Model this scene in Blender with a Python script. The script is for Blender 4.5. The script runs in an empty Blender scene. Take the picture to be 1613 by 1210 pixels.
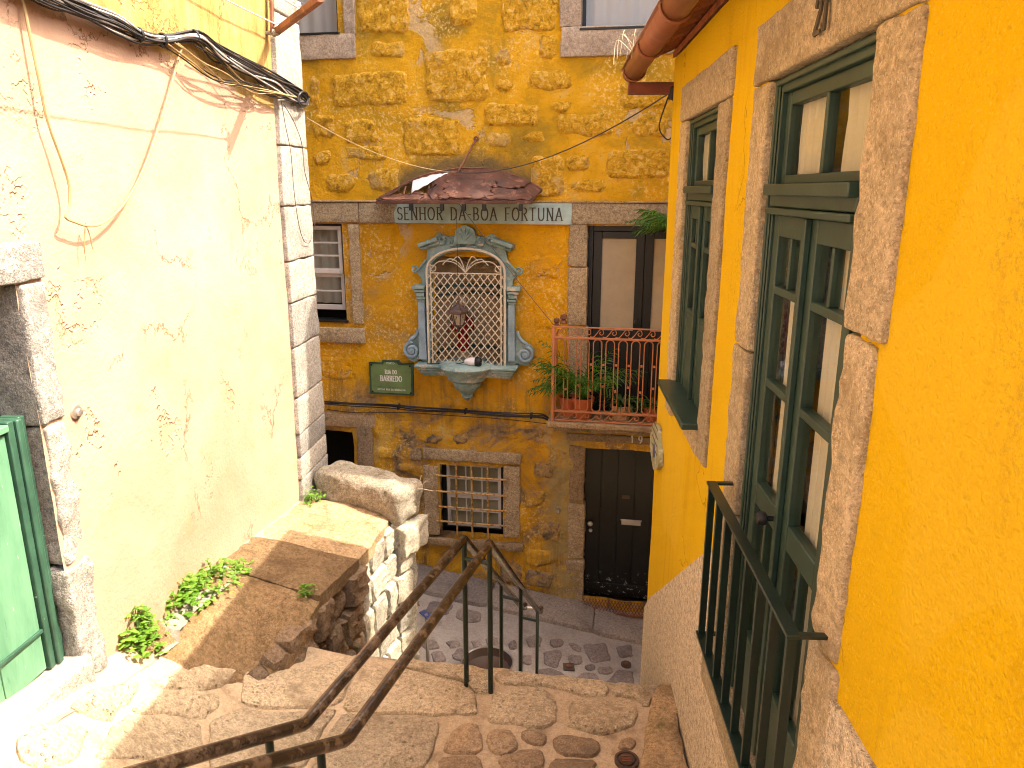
import bpy, bmesh, math, random
from math import radians, sin, cos, tan, pi, sqrt, atan2
from mathutils import Vector, Matrix, noise
from mathutils.geometry import tessellate_polygon
random.seed(7)
scene = bpy.context.scene
COL = scene.collection

# ------------------------------------------------------------------ camera, sky, sun, exposure
H = 5.0                       # eye height above the lower street (local z 0 = eye level)
FPX, PITCH = 1170.0, radians(14.66)
cam_d = bpy.data.cameras.new('camera'); cam = bpy.data.objects.new('camera', cam_d); COL.objects.link(cam)
cam_d.sensor_width = 36.0; cam_d.lens = 36.0 * FPX / 1613.0
cam_d.clip_start = 0.05; cam_d.clip_end = 2000
cam.location = (0, 0, H); cam.rotation_euler = (radians(90) - PITCH, 0, 0)
scene.camera = cam

SUN = Vector((0.74, -0.03, 1.0)).normalized()        # towards the sun
world = bpy.data.worlds.new('World'); scene.world = world; world.use_nodes = True
wn = world.node_tree
for n in list(wn.nodes): wn.nodes.remove(n)
sky = wn.nodes.new('ShaderNodeTexSky'); sky.sky_type = 'NISHITA'; sky.sun_disc = False
sky.sun_elevation = math.asin(SUN.z); sky.sun_rotation = atan2(SUN.x, SUN.y)
sky.air_density = 0.7; sky.dust_density = 5.0; sky.ozone_density = 0.2
bg = wn.nodes.new('ShaderNodeBackground'); bg.inputs['Strength'].default_value = 0.15
wo = wn.nodes.new('ShaderNodeOutputWorld')
wn.links.new(sky.outputs[0], bg.inputs[0]); wn.links.new(bg.outputs[0], wo.inputs[0])
sun_d = bpy.data.lights.new('sun', 'SUN'); sun_d.energy = 2.0; sun_d.angle = radians(0.5); sun_d.color = (1.0, 0.93, 0.82)
sun_o = bpy.data.objects.new('sun', sun_d); COL.objects.link(sun_o)
sun_o.location = (3, 0, 14); sun_o.rotation_euler = SUN.to_track_quat('Z', 'Y').to_euler()
vs = scene.view_settings
vs.view_transform = 'Standard'; vs.look = 'None'; vs.exposure = 2.45; vs.gamma = 1.0; vs.use_curve_mapping = False
vs.use_white_balance = True; vs.white_balance_temperature = 7200; vs.white_balance_tint = 10     # camera set for open shade
scene.cycles.max_bounces = 5; scene.cycles.diffuse_bounces = 3; scene.cycles.glossy_bounces = 2; scene.cycles.transparent_max_bounces = 6
scene.cycles.use_denoising = True; scene.cycles.use_adaptive_sampling = True; scene.cycles.adaptive_threshold = .03
scene.cycles.caustics_reflective = False; scene.cycles.caustics_refractive = False
scene.cycles.sample_clamp_indirect = 6; scene.cycles.filter_width = 1.05

# ------------------------------------------------------------------ frames: local x along a wall, y into it, z up from eye level
CP, SP = cos(PITCH), sin(PITCH)
def ray(u, v):
    x = (u - 806.5) / FPX; y = -(v - 605) / FPX
    return Vector((x, CP + y * SP, -SP + y * CP))
class Frame:
    def __init__(s, X, Y, deg):
        s.o = Vector((X, Y, 0)); s.a = radians(deg)
        s.e = Vector((cos(s.a), sin(s.a), 0)); s.n = Vector((-sin(s.a), cos(s.a), 0))
    def hit(s, u, v, d=0.0):
        """(x, z) where the line of sight meets the plane d metres in front of the wall"""
        r = ray(u, v); t = (s.o.dot(s.n) - d) / r.dot(s.n); p = r * t - s.o
        return p.dot(s.e), p.z
    def w(s, x, y, z): return s.o + s.e * x + s.n * y + Vector((0, 0, z + H))
    def local(s, X, Y):
        p = Vector((X, Y, 0)) - s.o
        return p.dot(s.e), p.dot(s.n)
FW = Frame(0.0, 8.626, -10.0)      # ochre building across the street
RW = Frame(0.78, 0.0, -93.27)      # yellow house on the right
LW = Frame(-2.44, 0.0, 85.43)      # cream building on the left
WD = Frame(0.0, 0.0, 0.0)
ST = Frame(0.0, 4.30, -10.0)       # stairs, x along the nosings, y down the flight
def ground_hit(u, v, z):
    r = ray(u, v); t = z / r.z
    return r.x * t, r.y * t

# ------------------------------------------------------------------ mesh collecting
class MB:
    def __init__(s): s.v = []; s.f = []
    def add(s, vs, fs):
        k = len(s.v); s.v += [tuple(p) for p in vs]; s.f += [tuple(i + k for i in f) for f in fs]; return s
    def box(s, x0, x1, y0, y1, z0, z1):
        return s.add([(x0,y0,z0),(x1,y0,z0),(x1,y1,z0),(x0,y1,z0),(x0,y0,z1),(x1,y0,z1),(x1,y1,z1),(x0,y1,z1)],
                     [(0,3,2,1),(4,5,6,7),(0,1,5,4),(1,2,6,5),(2,3,7,6),(3,0,4,7)])
    def tube(s, pts, r, n=8, caps=True, closed=False):
        pts = [Vector(p) for p in pts]; m = len(pts); rs = r if isinstance(r, (list, tuple)) else [r] * m
        t0 = (pts[1] - pts[0]).normalized()
        up = Vector((0, 0, 1)) if abs(t0.z) < .9 else Vector((0, 1, 0))
        a = t0.cross(up).normalized(); rings = []
        for i in range(m):
            if closed: t = (pts[(i + 1) % m] - pts[i - 1])
            else: t = (pts[min(i + 1, m - 1)] - pts[max(i - 1, 0)])
            if t.length < 1e-9: t = t0
            t = t.normalized(); a = (a - t * a.dot(t))
            a = a.normalized() if a.length > 1e-6 else t.orthogonal().normalized()
            b = t.cross(a)
            rings.append([pts[i] + (a * cos(2*pi*k/n) + b * sin(2*pi*k/n)) * rs[i] for k in range(n)])
        vs_ = [p for R in rings for p in R]; fs = []
        for i in range(m if closed else m - 1):
            j = (i + 1) % m
            for k in range(n):
                l = (k + 1) % n; fs.append((i*n+k, i*n+l, j*n+l, j*n+k))
        if caps and not closed: fs += [tuple(range(n))[::-1], tuple((m-1)*n + k for k in range(n))]
        return s.add(vs_, fs)
    def bar(s, p, q, w, h):
        """rectangular bar from p to q"""
        p, q = Vector(p), Vector(q); t = (q - p).normalized()
        up = Vector((0,0,1)) if abs(t.z) < .9 else Vector((0,1,0))
        a = t.cross(up).normalized() * w / 2; b = a.cross(t).normalized() * h / 2
        c = [p-a-b, p+a-b, p+a+b, p-a+b, q-a-b, q+a-b, q+a+b, q-a+b]
        return s.add(c, [(0,3,2,1),(4,5,6,7),(0,1,5,4),(1,2,6,5),(2,3,7,6),(3,0,4,7)])
    def plate(s, outer, y0, y1, holes=()):
        """outline in x,z between depths y0 (front) and y1, with holes"""
        loops = [list(outer)] + [list(h) for h in holes]
        flat = [p for L in loops for p in L]
        tris = tessellate_polygon([[Vector((p[0], p[1], 0)) for p in L] for L in loops])
        n = len(flat); vs_ = [(p[0], y0, p[1]) for p in flat] + [(p[0], y1, p[1]) for p in flat]
        fs = []
        for a, b, c in tris:
            A, B, C = flat[a], flat[b], flat[c]
            ar = (B[0]-A[0])*(C[1]-A[1]) - (B[1]-A[1])*(C[0]-A[0])
            if ar < 0: b, c = c, b
            fs += [(a, b, c), (n+a, n+c, n+b)]
        k = 0
        for L in loops:
            m = len(L)
            for i in range(m): j = (i+1) % m; fs.append((k+i, k+j, n+k+j, n+k+i))
            k += m
        return s.add(vs_, fs)
    def slab(s, poly, z0, z1):
        """plan outline, z0 < z1"""
        b = MB().plate([(p[0], p[1]) for p in poly], 0, 1)
        return s.add([(x, z, z1 if y == 0 else z0) for x, y, z in b.v], b.f)
    def lathe(s, prof, c, n=20, axis='z', a0=0, a1=2*pi, fl=0.0, fk=8):
        cx, cy, cz = c; m = len(prof); full = abs(a1 - a0 - 2*pi) < 1e-6; cnt = n if full else n + 1; vs_ = []
        for k in range(cnt):
            a = a0 + (a1 - a0) * k / n; g = 1 + fl * cos(fk * a)
            for r, z in prof:
                if axis == 'z': vs_.append((cx + r*g*cos(a), cy + r*g*sin(a), cz + z))
                elif axis == 'y': vs_.append((cx + r*g*cos(a), cy + z, cz + r*g*sin(a)))
                else: vs_.append((cx + z, cy + r*g*cos(a), cz + r*g*sin(a)))
        fs = []
        for k in range(n):
            l = (k + 1) % cnt
            for i in range(m - 1): fs.append((k*m+i, l*m+i, l*m+i+1, k*m+i+1))
        return s.add(vs_, fs)
    def grid(s, fn, nu, nv):
        vs_ = [fn(i / nu, j / nv) for j in range(nv + 1) for i in range(nu + 1)]
        fs = [(j*(nu+1)+i, j*(nu+1)+i+1, (j+1)*(nu+1)+i+1, (j+1)*(nu+1)+i) for j in range(nv) for i in range(nu)]
        return s.add(vs_, fs)
    def rock(s, x0, x1, y0, y1, z0, z1, r=.012, amp=.006, cell=.06, most=16, seed=0, freq=7.0):
        """a dressed block with worn arrises and uneven faces"""
        dx, dy, dz = x1-x0, y1-y0, z1-z0; c = Vector(((x0+x1)/2, (y0+y1)/2, (z0+z1)/2))
        r = min(r, .45*min(dx, dy, dz))
        def ticks(a, b):
            n = max(1, min(most, int((b-a)/cell)))
            t = [a, a+r*.35, a+r] + [a+r+(b-a-2*r)*i/n for i in range(1, n)] + [b-r, b-r*.35, b]
            return t
        T = [ticks(x0, x1), ticks(y0, y1), ticks(z0, z1)]; idx = {}; vs_ = []; fs = []
        lo = Vector((x0+r, y0+r, z0+r)); hi = Vector((x1-r, y1-r, z1-r)); off = Vector((seed*3.7, seed*1.3, -seed*2.1))
        def vid(p):
            k = tuple(round(q, 5) for q in p)
            if k in idx: return idx[k]
            q = Vector((min(max(p[0], lo.x), hi.x), min(max(p[1], lo.y), hi.y), min(max(p[2], lo.z), hi.z)))
            d = Vector(p) - q; nrm = d.normalized() if d.length > 1e-7 else Vector((0,0,0))
            P = q + nrm * r
            nz = noise.noise(P*freq + off) + .5*noise.noise(P*freq*2.7 + off)
            P = P + nrm * amp * (nz - .3)
            idx[k] = len(vs_); vs_.append(tuple(P)); return idx[k]
        for ax in range(3):
            b, d = [(1,2),(2,0),(0,1)][ax]
            for side in (0, 1):
                val = T[ax][-1] if side else T[ax][0]
                for i in range(len(T[b])-1):
                    for j in range(len(T[d])-1):
                        q = []
                        for (ii, jj) in ((i,j),(i+1,j),(i+1,j+1),(i,j+1)):
                            p = [0,0,0]; p[ax] = val; p[b] = T[b][ii]; p[d] = T[d][jj]; q.append(vid(p))
                        fs.append(tuple(q if side else q[::-1]))
        return s.add(vs_, fs)

def smooth_poly(poly, n=3, k=.25):
    """round the corners of a closed outline"""
    out = []
    m = len(poly)
    for i in range(m):
        a, b, c = Vector(poly[i-1]), Vector(poly[i]), Vector(poly[(i+1) % m])
        p, q = b + (a-b)*k, b + (c-b)*k
        for j in range(n + 1):
            t = j / n; out.append(tuple((1-t)**2*p + 2*t*(1-t)*b + t*t*q))
    return out
def spline(pts, n=8, closed=False):
    P = [Vector(p) for p in pts]; out = []; m = len(P)
    for i in range(m if closed else m - 1):
        if closed: p0, p1, p2, p3 = P[i-1], P[i], P[(i+1) % m], P[(i+2) % m]
        else: p0, p1, p2, p3 = P[max(i-1,0)], P[i], P[i+1], P[min(i+2, m-1)]
        for j in range(n):
            t = j / n
            out.append(.5*((2*p1) + (p2-p0)*t + (2*p0-5*p1+4*p2-p3)*t*t + (3*p1-p0-3*p2+p3)*t**3))
    if not closed: out.append(P[-1])
    return [tuple(p) for p in out]
def smoothstep(a, b, x):
    t = min(1, max(0, (x-a)/(b-a))); return t*t*(3-2*t)
def fbm(x, y, z=0, o=4):
    a, f, s = 1.0, 1.0, 0.0
    for _ in range(o): s += a*noise.noise((x*f, y*f, z+f*3.1)); a *= .5; f *= 2.03
    return s

# ------------------------------------------------------------------ objects
INFO = {}
def thing(name, label, cat, frame, base, group=None, kind=None):
    o = bpy.data.objects.new(name, None); COL.objects.link(o); o.empty_display_size = .1
    o.location = frame.w(*base); o.rotation_euler = (0, 0, frame.a)
    if label: o['label'] = label
    if cat: o['category'] = cat
    if group: o['group'] = group
    if kind: o['kind'] = kind
    INFO[o.name] = (frame, Vector(base)); return o
def mesh_of(name, mb, mat, smooth=True, angle=40):
    me = bpy.data.meshes.new(name); me.from_pydata(mb.v, [], mb.f); me.validate(); me.update()
    if mat is not None: me.materials.append(mat)
    if smooth:
        me.shade_smooth()
        try: me.set_sharp_from_angle(angle=radians(angle))
        except Exception: pass
    return me
def part(name, mb, mat, parent, smooth=True, angle=40, bevel=0, seg=2, label=None, kind=None):
    """a mesh given in its frame's coordinates, child of a thing or of a part"""
    frame, base = INFO[parent.name]
    o = bpy.data.objects.new(name, mesh_of(name, mb, mat, smooth, angle)); COL.objects.link(o); o.parent = parent
    o.location = -base
    if bevel:
        m = o.modifiers.new('bevel', 'BEVEL'); m.width = bevel; m.segments = seg; m.limit_method = 'ANGLE'; m.angle_limit = radians(35)
    if label: o['label'] = label
    if kind: o['kind'] = kind
    INFO[o.name] = (frame, Vector((0,0,0))); return o
def solo(name, mb, mat, label, cat, frame, base=None, group=None, kind=None, **kw):
    """a thing that is one mesh; its origin is put at its base"""
    if base is None:
        xs = [p[0] for p in mb.v]; ys = [p[1] for p in mb.v]; zs = [p[2] for p in mb.v]
        base = ((min(xs)+max(xs))/2, (min(ys)+max(ys))/2, min(zs))
    bx, by, bz = base; mb.v = [(x-bx, y-by, z-bz) for x, y, z in mb.v]
    o = bpy.data.objects.new(name, mesh_of(name, mb, mat, kw.get('smooth', True), kw.get('angle', 40))); COL.objects.link(o)
    o.location = frame.w(*base); o.rotation_euler = (0, 0, frame.a)
    if kw.get('bevel'):
        m = o.modifiers.new('bevel', 'BEVEL'); m.width = kw['bevel']; m.segments = 2; m.limit_method = 'ANGLE'; m.angle_limit = radians(35)
    if label: o['label'] = label
    if cat: o['category'] = cat
    if group: o['group'] = group
    if kind: o['kind'] = kind
    INFO[o.name] = (frame, Vector(base)); return o
def inst(name, me, parent, loc, rot=(0,0,0), scl=(1,1,1), label=None):
    """a piece that shares mesh data; loc in frame coordinates"""
    frame, base = INFO[parent.name]
    o = bpy.data.objects.new(name, me); COL.objects.link(o); o.parent = parent
    o.location = Vector(loc) - base; o.rotation_euler = rot; o.scale = scl
    if label: o['label'] = label
    INFO[o.name] = (frame, Vector(loc)); return o

# ------------------------------------------------------------------ materials
def lin(r, g, b):
    f = lambda c: c/255/12.92 if c/255 <= .04045 else ((c/255+.055)/1.055)**2.4
    return (f(r), f(g), f(b), 1)
class NT:
    def __init__(s, name):
        s.m = bpy.data.materials.new(name); s.m.use_nodes = True; s.t = s.m.node_tree
        s.b = s.t.nodes['Principled BSDF']; s.co = s.t.nodes.new('ShaderNodeTexCoord').outputs['Object']
    def n(s, typ, **kw):
        x = s.t.nodes.new(typ)
        for k, v in kw.items():
            if hasattr(x, k) and k not in x.inputs: setattr(x, k, v)
        return x
    def val(s, sock, v):
        if hasattr(v, 'is_linked'): s.t.links.new(v, sock)
        else: sock.default_value = v
    def noise(s, scale, detail=5, rough=.6, stretch=None, seed=0, dist=0):
        x = s.t.nodes.new('ShaderNodeTexNoise'); x.inputs['Scale'].default_value = scale
        x.inputs['Detail'].default_value = min(detail, 5); x.inputs['Roughness'].default_value = rough; x.inputs['Distortion'].default_value = dist
        mp = s.t.nodes.new('ShaderNodeMapping'); mp.inputs['Location'].default_value = (seed*3.1, seed*1.7, seed*2.3)
        mp.inputs['Scale'].default_value = stretch or (1,1,1)
        s.t.links.new(s.co, mp.inputs[0]); s.t.links.new(mp.outputs[0], x.inputs['Vector']); return x.outputs['Fac']
    def voro(s, scale, feature='F1', out='Distance', stretch=None):
        x = s.t.nodes.new('ShaderNodeTexVoronoi'); x.feature = feature; x.inputs['Scale'].default_value = scale
        mp = s.t.nodes.new('ShaderNodeMapping'); mp.inputs['Scale'].default_value = stretch or (1,1,1)
        s.t.links.new(s.co, mp.inputs[0]); s.t.links.new(mp.outputs[0], x.inputs['Vector']); return x.outputs[out]
    def ramp(s, fac, stops, interp='LINEAR'):
        x = s.t.nodes.new('ShaderNodeValToRGB'); x.color_ramp.interpolation = interp; e = x.color_ramp.elements
        while len(e) > 1: e.remove(e[-1])
        for i, (p, c) in enumerate(stops):
            q = e[0] if i == 0 else e.new(p); q.position = p
            q.color = c if len(c) == 4 else (*c, 1)
        s.t.links.new(fac, x.inputs[0]); return x.outputs[0]
    def mask(s, fac, a, b):
        x = s.t.nodes.new('ShaderNodeMapRange'); x.interpolation_type = 'SMOOTHSTEP'
        s.val(x.inputs['Value'], fac); x.inputs['From Min'].default_value = a; x.inputs['From Max'].default_value = b
        return x.outputs['Result']
    def mix(s, fac, a, b, mode='MIX'):
        x = s.t.nodes.new('ShaderNodeMix'); x.data_type = 'RGBA'; x.blend_type = mode
        s.val(x.inputs['Factor'], fac)
        for k, c in ((6, a), (7, b)):
            if isinstance(c, tuple) and len(c) == 3: c = (*c, 1)
            s.val(x.inputs[k], c)
        return x.outputs[2]
    def math(s, op, a, b=0.0):
        x = s.t.nodes.new('ShaderNodeMath'); x.operation = op; s.val(x.inputs[0], a); s.val(x.inputs[1], b); return x.outputs[0]
    def xyz(s):
        x = s.t.nodes.new('ShaderNodeSeparateXYZ'); s.t.links.new(s.co, x.inputs[0]); return x.outputs
    def bump(s, h, strength=.3, dist=.01, nrm=None):
        x = s.t.nodes.new('ShaderNodeBump'); x.inputs['Strength'].default_value = strength; x.inputs['Distance'].default_value = dist
        s.t.links.new(h, x.inputs['Height'])
        if nrm is not None: s.t.links.new(nrm, x.inputs['Normal'])
        return x.outputs[0]
    def done(s, col, rough=.85, nrm=None, metal=0.0, spec=.3):
        s.val(s.b.inputs['Base Color'], col if not (isinstance(col, tuple) and len(col) == 3) else (*col, 1))
        s.val(s.b.inputs['Roughness'], rough); s.val(s.b.inputs['Metallic'], metal); s.b.inputs['Specular IOR Level'].default_value = spec
        if nrm is not None: s.t.links.new(nrm, s.b.inputs['Normal'])
        return s.m
def hsv(r, g, b, k=1.0): return (r*k, g*k, b*k, 1)

def granite(name, a, b, dark=(.10,.085,.065), speck=.5, stain=None, moss=None, bump=.5, lich=None, pits=0):
    t = NT(name)
    base = t.ramp(t.noise(2.3, 6, .65), [(.3, a), (.7, b)])
    sp = t.noise(95, 3, .75, seed=3); base = t.mix(t.math('MULTIPLY', t.mask(sp, .54, .60), speck), base, dark)
    sp2 = t.noise(120, 2, .7, seed=5); base = t.mix(t.math('MULTIPLY', t.mask(sp2, .55, .61), speck*.9), base, tuple(min(.85, c*1.7) for c in b[:3]))
    sp3 = t.noise(34, 4, .8, seed=13); base = t.mix(t.math('MULTIPLY', t.mask(sp3, .52, .60), speck*.9), base, tuple(c*.45 for c in a[:3])); base = t.mix(t.math('MULTIPLY', t.mask(sp3, .47, .39), speck*.8), base, tuple(min(.85, c*1.4) for c in b[:3]))
    if stain is not None: base = t.mix(t.math('MULTIPLY', t.mask(t.noise(3.1, 7, .7, seed=8), .5, .72), .75), base, stain)
    if lich is not None: base = t.mix(t.math('MULTIPLY', t.mask(t.noise(9, 6, .7, seed=18), .58, .68), .7), base, lich)
    if moss is not None: base = t.mix(t.math('MULTIPLY', t.mask(t.noise(5.5, 8, .75, seed=11), .55, .7), .8), base, moss)
    oi = t.t.nodes.new('ShaderNodeObjectInfo').outputs['Random']          # no two stones quite alike
    base = t.mix(1.0, base, t.ramp(oi, [(0, (.72,.72,.72)), (.5, (1.0,.97,.92)), (1, (1.22,1.18,1.10))]), 'MULTIPLY')
    h = t.math('ADD', t.noise(38, 6, .7, seed=2), t.math('MULTIPLY', t.noise(120, 2, .5, seed=4), .5))
    if pits:
        pv = t.mask(t.voro(26), .28, .12); pv = t.math('MULTIPLY', pv, t.mask(t.noise(4, 3, .5, seed=25), .4, .6))
        h = t.math('SUBTRACT', h, t.math('MULTIPLY', pv, pits)); base = t.mix(t.math('MULTIPLY', pv, .35), base, tuple(c*.55 for c in a[:3]))
    return t.done(base, .9, t.bump(h, bump, .016))
def paint(name, col, var=.12, rough=.45, chip=None, chip_amt=(.62,.7), scale=6, bump=.15, metal=0, spec=.5, chip_scale=14):
    t = NT(name); n1 = t.noise(scale, 6, .65)
    lo = tuple(c*(1-var) for c in col[:3]); hi = tuple(min(1, c*(1+var)) for c in col[:3])
    c = t.ramp(n1, [(.3, lo), (.7, hi)])
    if chip is not None: c = t.mix(t.mask(t.noise(chip_scale, 7, .75, seed=6), *chip_amt), c, chip)
    return t.done(c, rough, t.bump(t.noise(45, 5, .65, seed=2), bump, .004), metal, spec)

M = {}
M['granite'] = granite('granite', (.37,.275,.16), (.52,.405,.255), stain=(.22,.155,.085), speck=.6, bump=.8)
M['granite_beige'] = granite('granite_beige', (.35,.295,.20), (.49,.42,.31), stain=(.24,.19,.12), speck=.42, bump=.8)
M['granite_grey'] = granite('granite_grey', (.40,.37,.33), (.53,.50,.46), stain=(.28,.25,.215))
M['granite_pale'] = granite('granite_pale', (.29,.275,.255), (.39,.37,.345), dark=(.11,.10,.09), stain=(.20,.185,.165), speck=.6, bump=.7)
M['granite_brown'] = granite('granite_brown', (.28,.19,.105), (.42,.305,.185), stain=(.15,.105,.065), moss=(.10,.10,.03))
M['granite_upper'] = granite('granite_upper', (.31,.245,.185), (.42,.345,.27), stain=(.17,.13,.10))
M['rubble'] = granite('rubble', (.13,.09,.06), (.27,.19,.125), dark=(.04,.03,.02), stain=(.07,.05,.035), moss=(.07,.08,.02), bump=.8)
M['ashlar'] = granite('ashlar', (.36,.335,.28), (.51,.48,.41), stain=(.30,.26,.19), lich=(.50,.51,.33), bump=.8)
M['cap_stone'] = granite('cap_stone', (.34,.29,.21), (.50,.45,.36), stain=(.17,.12,.06), moss=(.13,.11,.02), bump=.9)
M['step_stone'] = granite('step_stone', (.42,.325,.215), (.60,.485,.345), stain=(.25,.18,.115), bump=1.0, pits=1.1)
M['platform'] = granite('platform_stone', (.16,.10,.05), (.29,.195,.105), dark=(.05,.035,.02), stain=(.11,.065,.03), moss=(.13,.095,.025), bump=1.0)
M['cobble'] = granite('cobble', (.15,.12,.115), (.25,.205,.19), dark=(.06,.05,.05), stain=(.11,.095,.085), bump=.6)
M['cobble_warm'] = granite('cobble_warm', (.29,.20,.13), (.41,.30,.195), stain=(.20,.14,.09), bump=.7)
M['kerb'] = granite('kerb', (.21,.175,.155), (.31,.265,.235), stain=(.14,.115,.10), bump=.4)
M['mortar'] = granite('mortar', (.31,.27,.245), (.44,.39,.355), stain=(.19,.16,.14), speck=.25, bump=.6)
M['mortar_warm'] = granite('mortar_warm', (.46,.35,.235), (.60,.47,.33), stain=(.22,.15,.09), speck=.25, bump=.6)
M['plinth'] = granite('plinth', (.42,.385,.325), (.48,.44,.375), dark=(.15,.125,.09), speck=.75, bump=.5)
M['concrete'] = granite('concrete', (.26,.23,.185), (.36,.325,.27), stain=(.30,.26,.20), speck=.25, bump=.6)

def cracks(t, scale, w, seed):
    nn = t.t.nodes.new('ShaderNodeTexVoronoi'); nn.feature = 'DISTANCE_TO_EDGE'; nn.inputs['Scale'].default_value = scale
    wv = t.t.nodes.new('ShaderNodeTexNoise'); wv.inputs['Scale'].default_value = 2.4; wv.inputs['Detail'].default_value = 5; t.t.links.new(t.co, wv.inputs['Vector'])
    ad = t.t.nodes.new('ShaderNodeVectorMath'); ad.operation = 'MULTIPLY_ADD'; ad.inputs[1].default_value = (.8,.8,.8)
    t.t.links.new(wv.outputs['Color'], ad.inputs[0]); t.t.links.new(t.co, ad.inputs[2]); t.t.links.new(ad.outputs[0], nn.inputs['Vector'])
    return t.math('MULTIPLY', t.math('SUBTRACT', 1.0, t.mask(nn.outputs['Distance'], w*.3, w)), t.mask(t.noise(1.3, 3, .5, seed=seed), .50, .60))
def mat_right():
    t = NT('yellow_render'); x, y, z = t.xyz()
    c = t.ramp(t.noise(.9, 5, .6, (1,1,.6)), [(.3, (.68,.43,.004)), (.5, (.73,.475,.005)), (.7, (.77,.52,.010))])
    c = t.mix(t.math('MULTIPLY', t.mask(t.noise(2.6, 5, .7, (2.2,1,.35), seed=2), .54, .68), .4), c, (.60,.345,.004))      # faded runs
    c = t.mix(t.math('MULTIPLY', t.mask(t.noise(95, 3, .6), .60, .68), .3), c, (.44,.26,.01))
    c = t.mix(t.math('MULTIPLY', t.mask(t.noise(110, 3, .6, seed=3), .56, .68), .35), c, (.80,.64,.10))
    st = t.mask(t.noise(1.3, 5, .75, (1.6,1,.5), seed=4), .55, .68); sp = t.mask(t.noise(75, 5, .8, seed=9), .50, .60)
    hi = t.mask(z, -1.0, .2)
    c = t.mix(t.math('MULTIPLY', t.math('MULTIPLY', st, sp), t.math('ADD', t.math('MULTIPLY', hi, .45), .10)), c, (.10,.08,.03))    # black mould spots
    c = t.mix(t.math('MULTIPLY', t.mask(t.noise(7, 4, .6, (3,1,.3), seed=12), .72, .76), .6), c, (.62,.56,.36))                # scrapes
    run = t.mask(t.noise(3.0, 5, .75, (3.2,1,.16), seed=40), .52, .68)
    c = t.mix(t.math('MULTIPLY', t.math('MULTIPLY', run, t.mask(z, -.5, -1.5)), .32), c, (.40,.24,.02))                         # rain runs below the sills
    rp = t.mask(t.noise(.85, 2, .4, seed=44), .575, .585); c = t.mix(t.math('MULTIPLY', rp, .30), c, (.80,.56,.05))               # repainted patches
    ck = cracks(t, .7, .004, 47); c = t.mix(t.math('MULTIPLY', ck, .6), c, (.26,.15,.01))
    h = t.math('SUBTRACT', t.math('ADD', t.noise(70, 4, .65), t.math('MULTIPLY', t.noise(11, 3, .5), .7)), ck)
    return t.done(c, .8, t.bump(h, .9, .016), spec=.25)
M['yellow'] = mat_right()
def mat_left():
    t = NT('cream_render'); x, y, z = t.xyz()
    c = t.ramp(t.noise(1.1, 6, .65), [(.25, (.38,.243,.16)), (.5, (.46,.300,.21)), (.75, (.52,.354,.262))])
    c = t.mix(t.math('MULTIPLY', t.mask(t.noise(4.5, 8, .75, seed=3), .56, .74), .7), c, (.42,.265,.115))
    # older, stronger paint above the cable line
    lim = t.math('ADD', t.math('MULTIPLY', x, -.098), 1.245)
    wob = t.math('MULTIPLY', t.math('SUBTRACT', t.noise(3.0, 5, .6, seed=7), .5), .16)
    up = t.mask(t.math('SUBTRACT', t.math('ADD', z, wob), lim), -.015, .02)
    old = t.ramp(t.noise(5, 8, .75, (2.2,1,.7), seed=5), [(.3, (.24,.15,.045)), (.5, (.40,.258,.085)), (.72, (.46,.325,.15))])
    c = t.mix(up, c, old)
    crack = t.voro(.62, 'DISTANCE_TO_EDGE')
    nn = t.t.nodes.new('ShaderNodeTexVoronoi'); nn.feature = 'DISTANCE_TO_EDGE'; nn.inputs['Scale'].default_value = .8
    wv = t.t.nodes.new('ShaderNodeTexNoise'); wv.inputs['Scale'].default_value = 2.2; wv.inputs['Detail'].default_value = 7; wv.inputs['Roughness'].default_value = .7
    t.t.links.new(t.co, wv.inputs['Vector'])
    ad = t.t.nodes.new('ShaderNodeVectorMath'); ad.operation = 'MULTIPLY_ADD'; ad.inputs[1].default_value = (.9,.9,.9)
    t.t.links.new(wv.outputs['Color'], ad.inputs[0]); t.t.links.new(t.co, ad.inputs[2]); t.t.links.new(ad.outputs[0], nn.inputs['Vector'])
    ck = t.math('SUBTRACT', 1.0, t.mask(nn.outputs['Distance'], .0015, .006)); ck = t.math('MULTIPLY', ck, t.mask(t.noise(1.2, 3, .5, seed=15), .47, .58))
    c = t.mix(t.math('MULTIPLY', ck, .75), c, (.18,.105,.045))
    fl = t.mask(t.noise(2.0, 9, .78, seed=21), .57, .60); flz = t.mask(t.noise(.9, 3, .5, seed=23), .5, .62)
    flake = t.math('MULTIPLY', fl, flz)
    h = t.math('ADD', t.math('MULTIPLY', t.noise(30, 7, .7), .5), t.math('SUBTRACT', t.math('MULTIPLY', flake, -.9), ck))
    c = t.mix(t.math('MULTIPLY', flake, .35), c, (.40,.27,.13))
    return t.done(c, .9, t.bump(h, .8, .016), spec=.2)
M['cream'] = mat_left()
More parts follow.
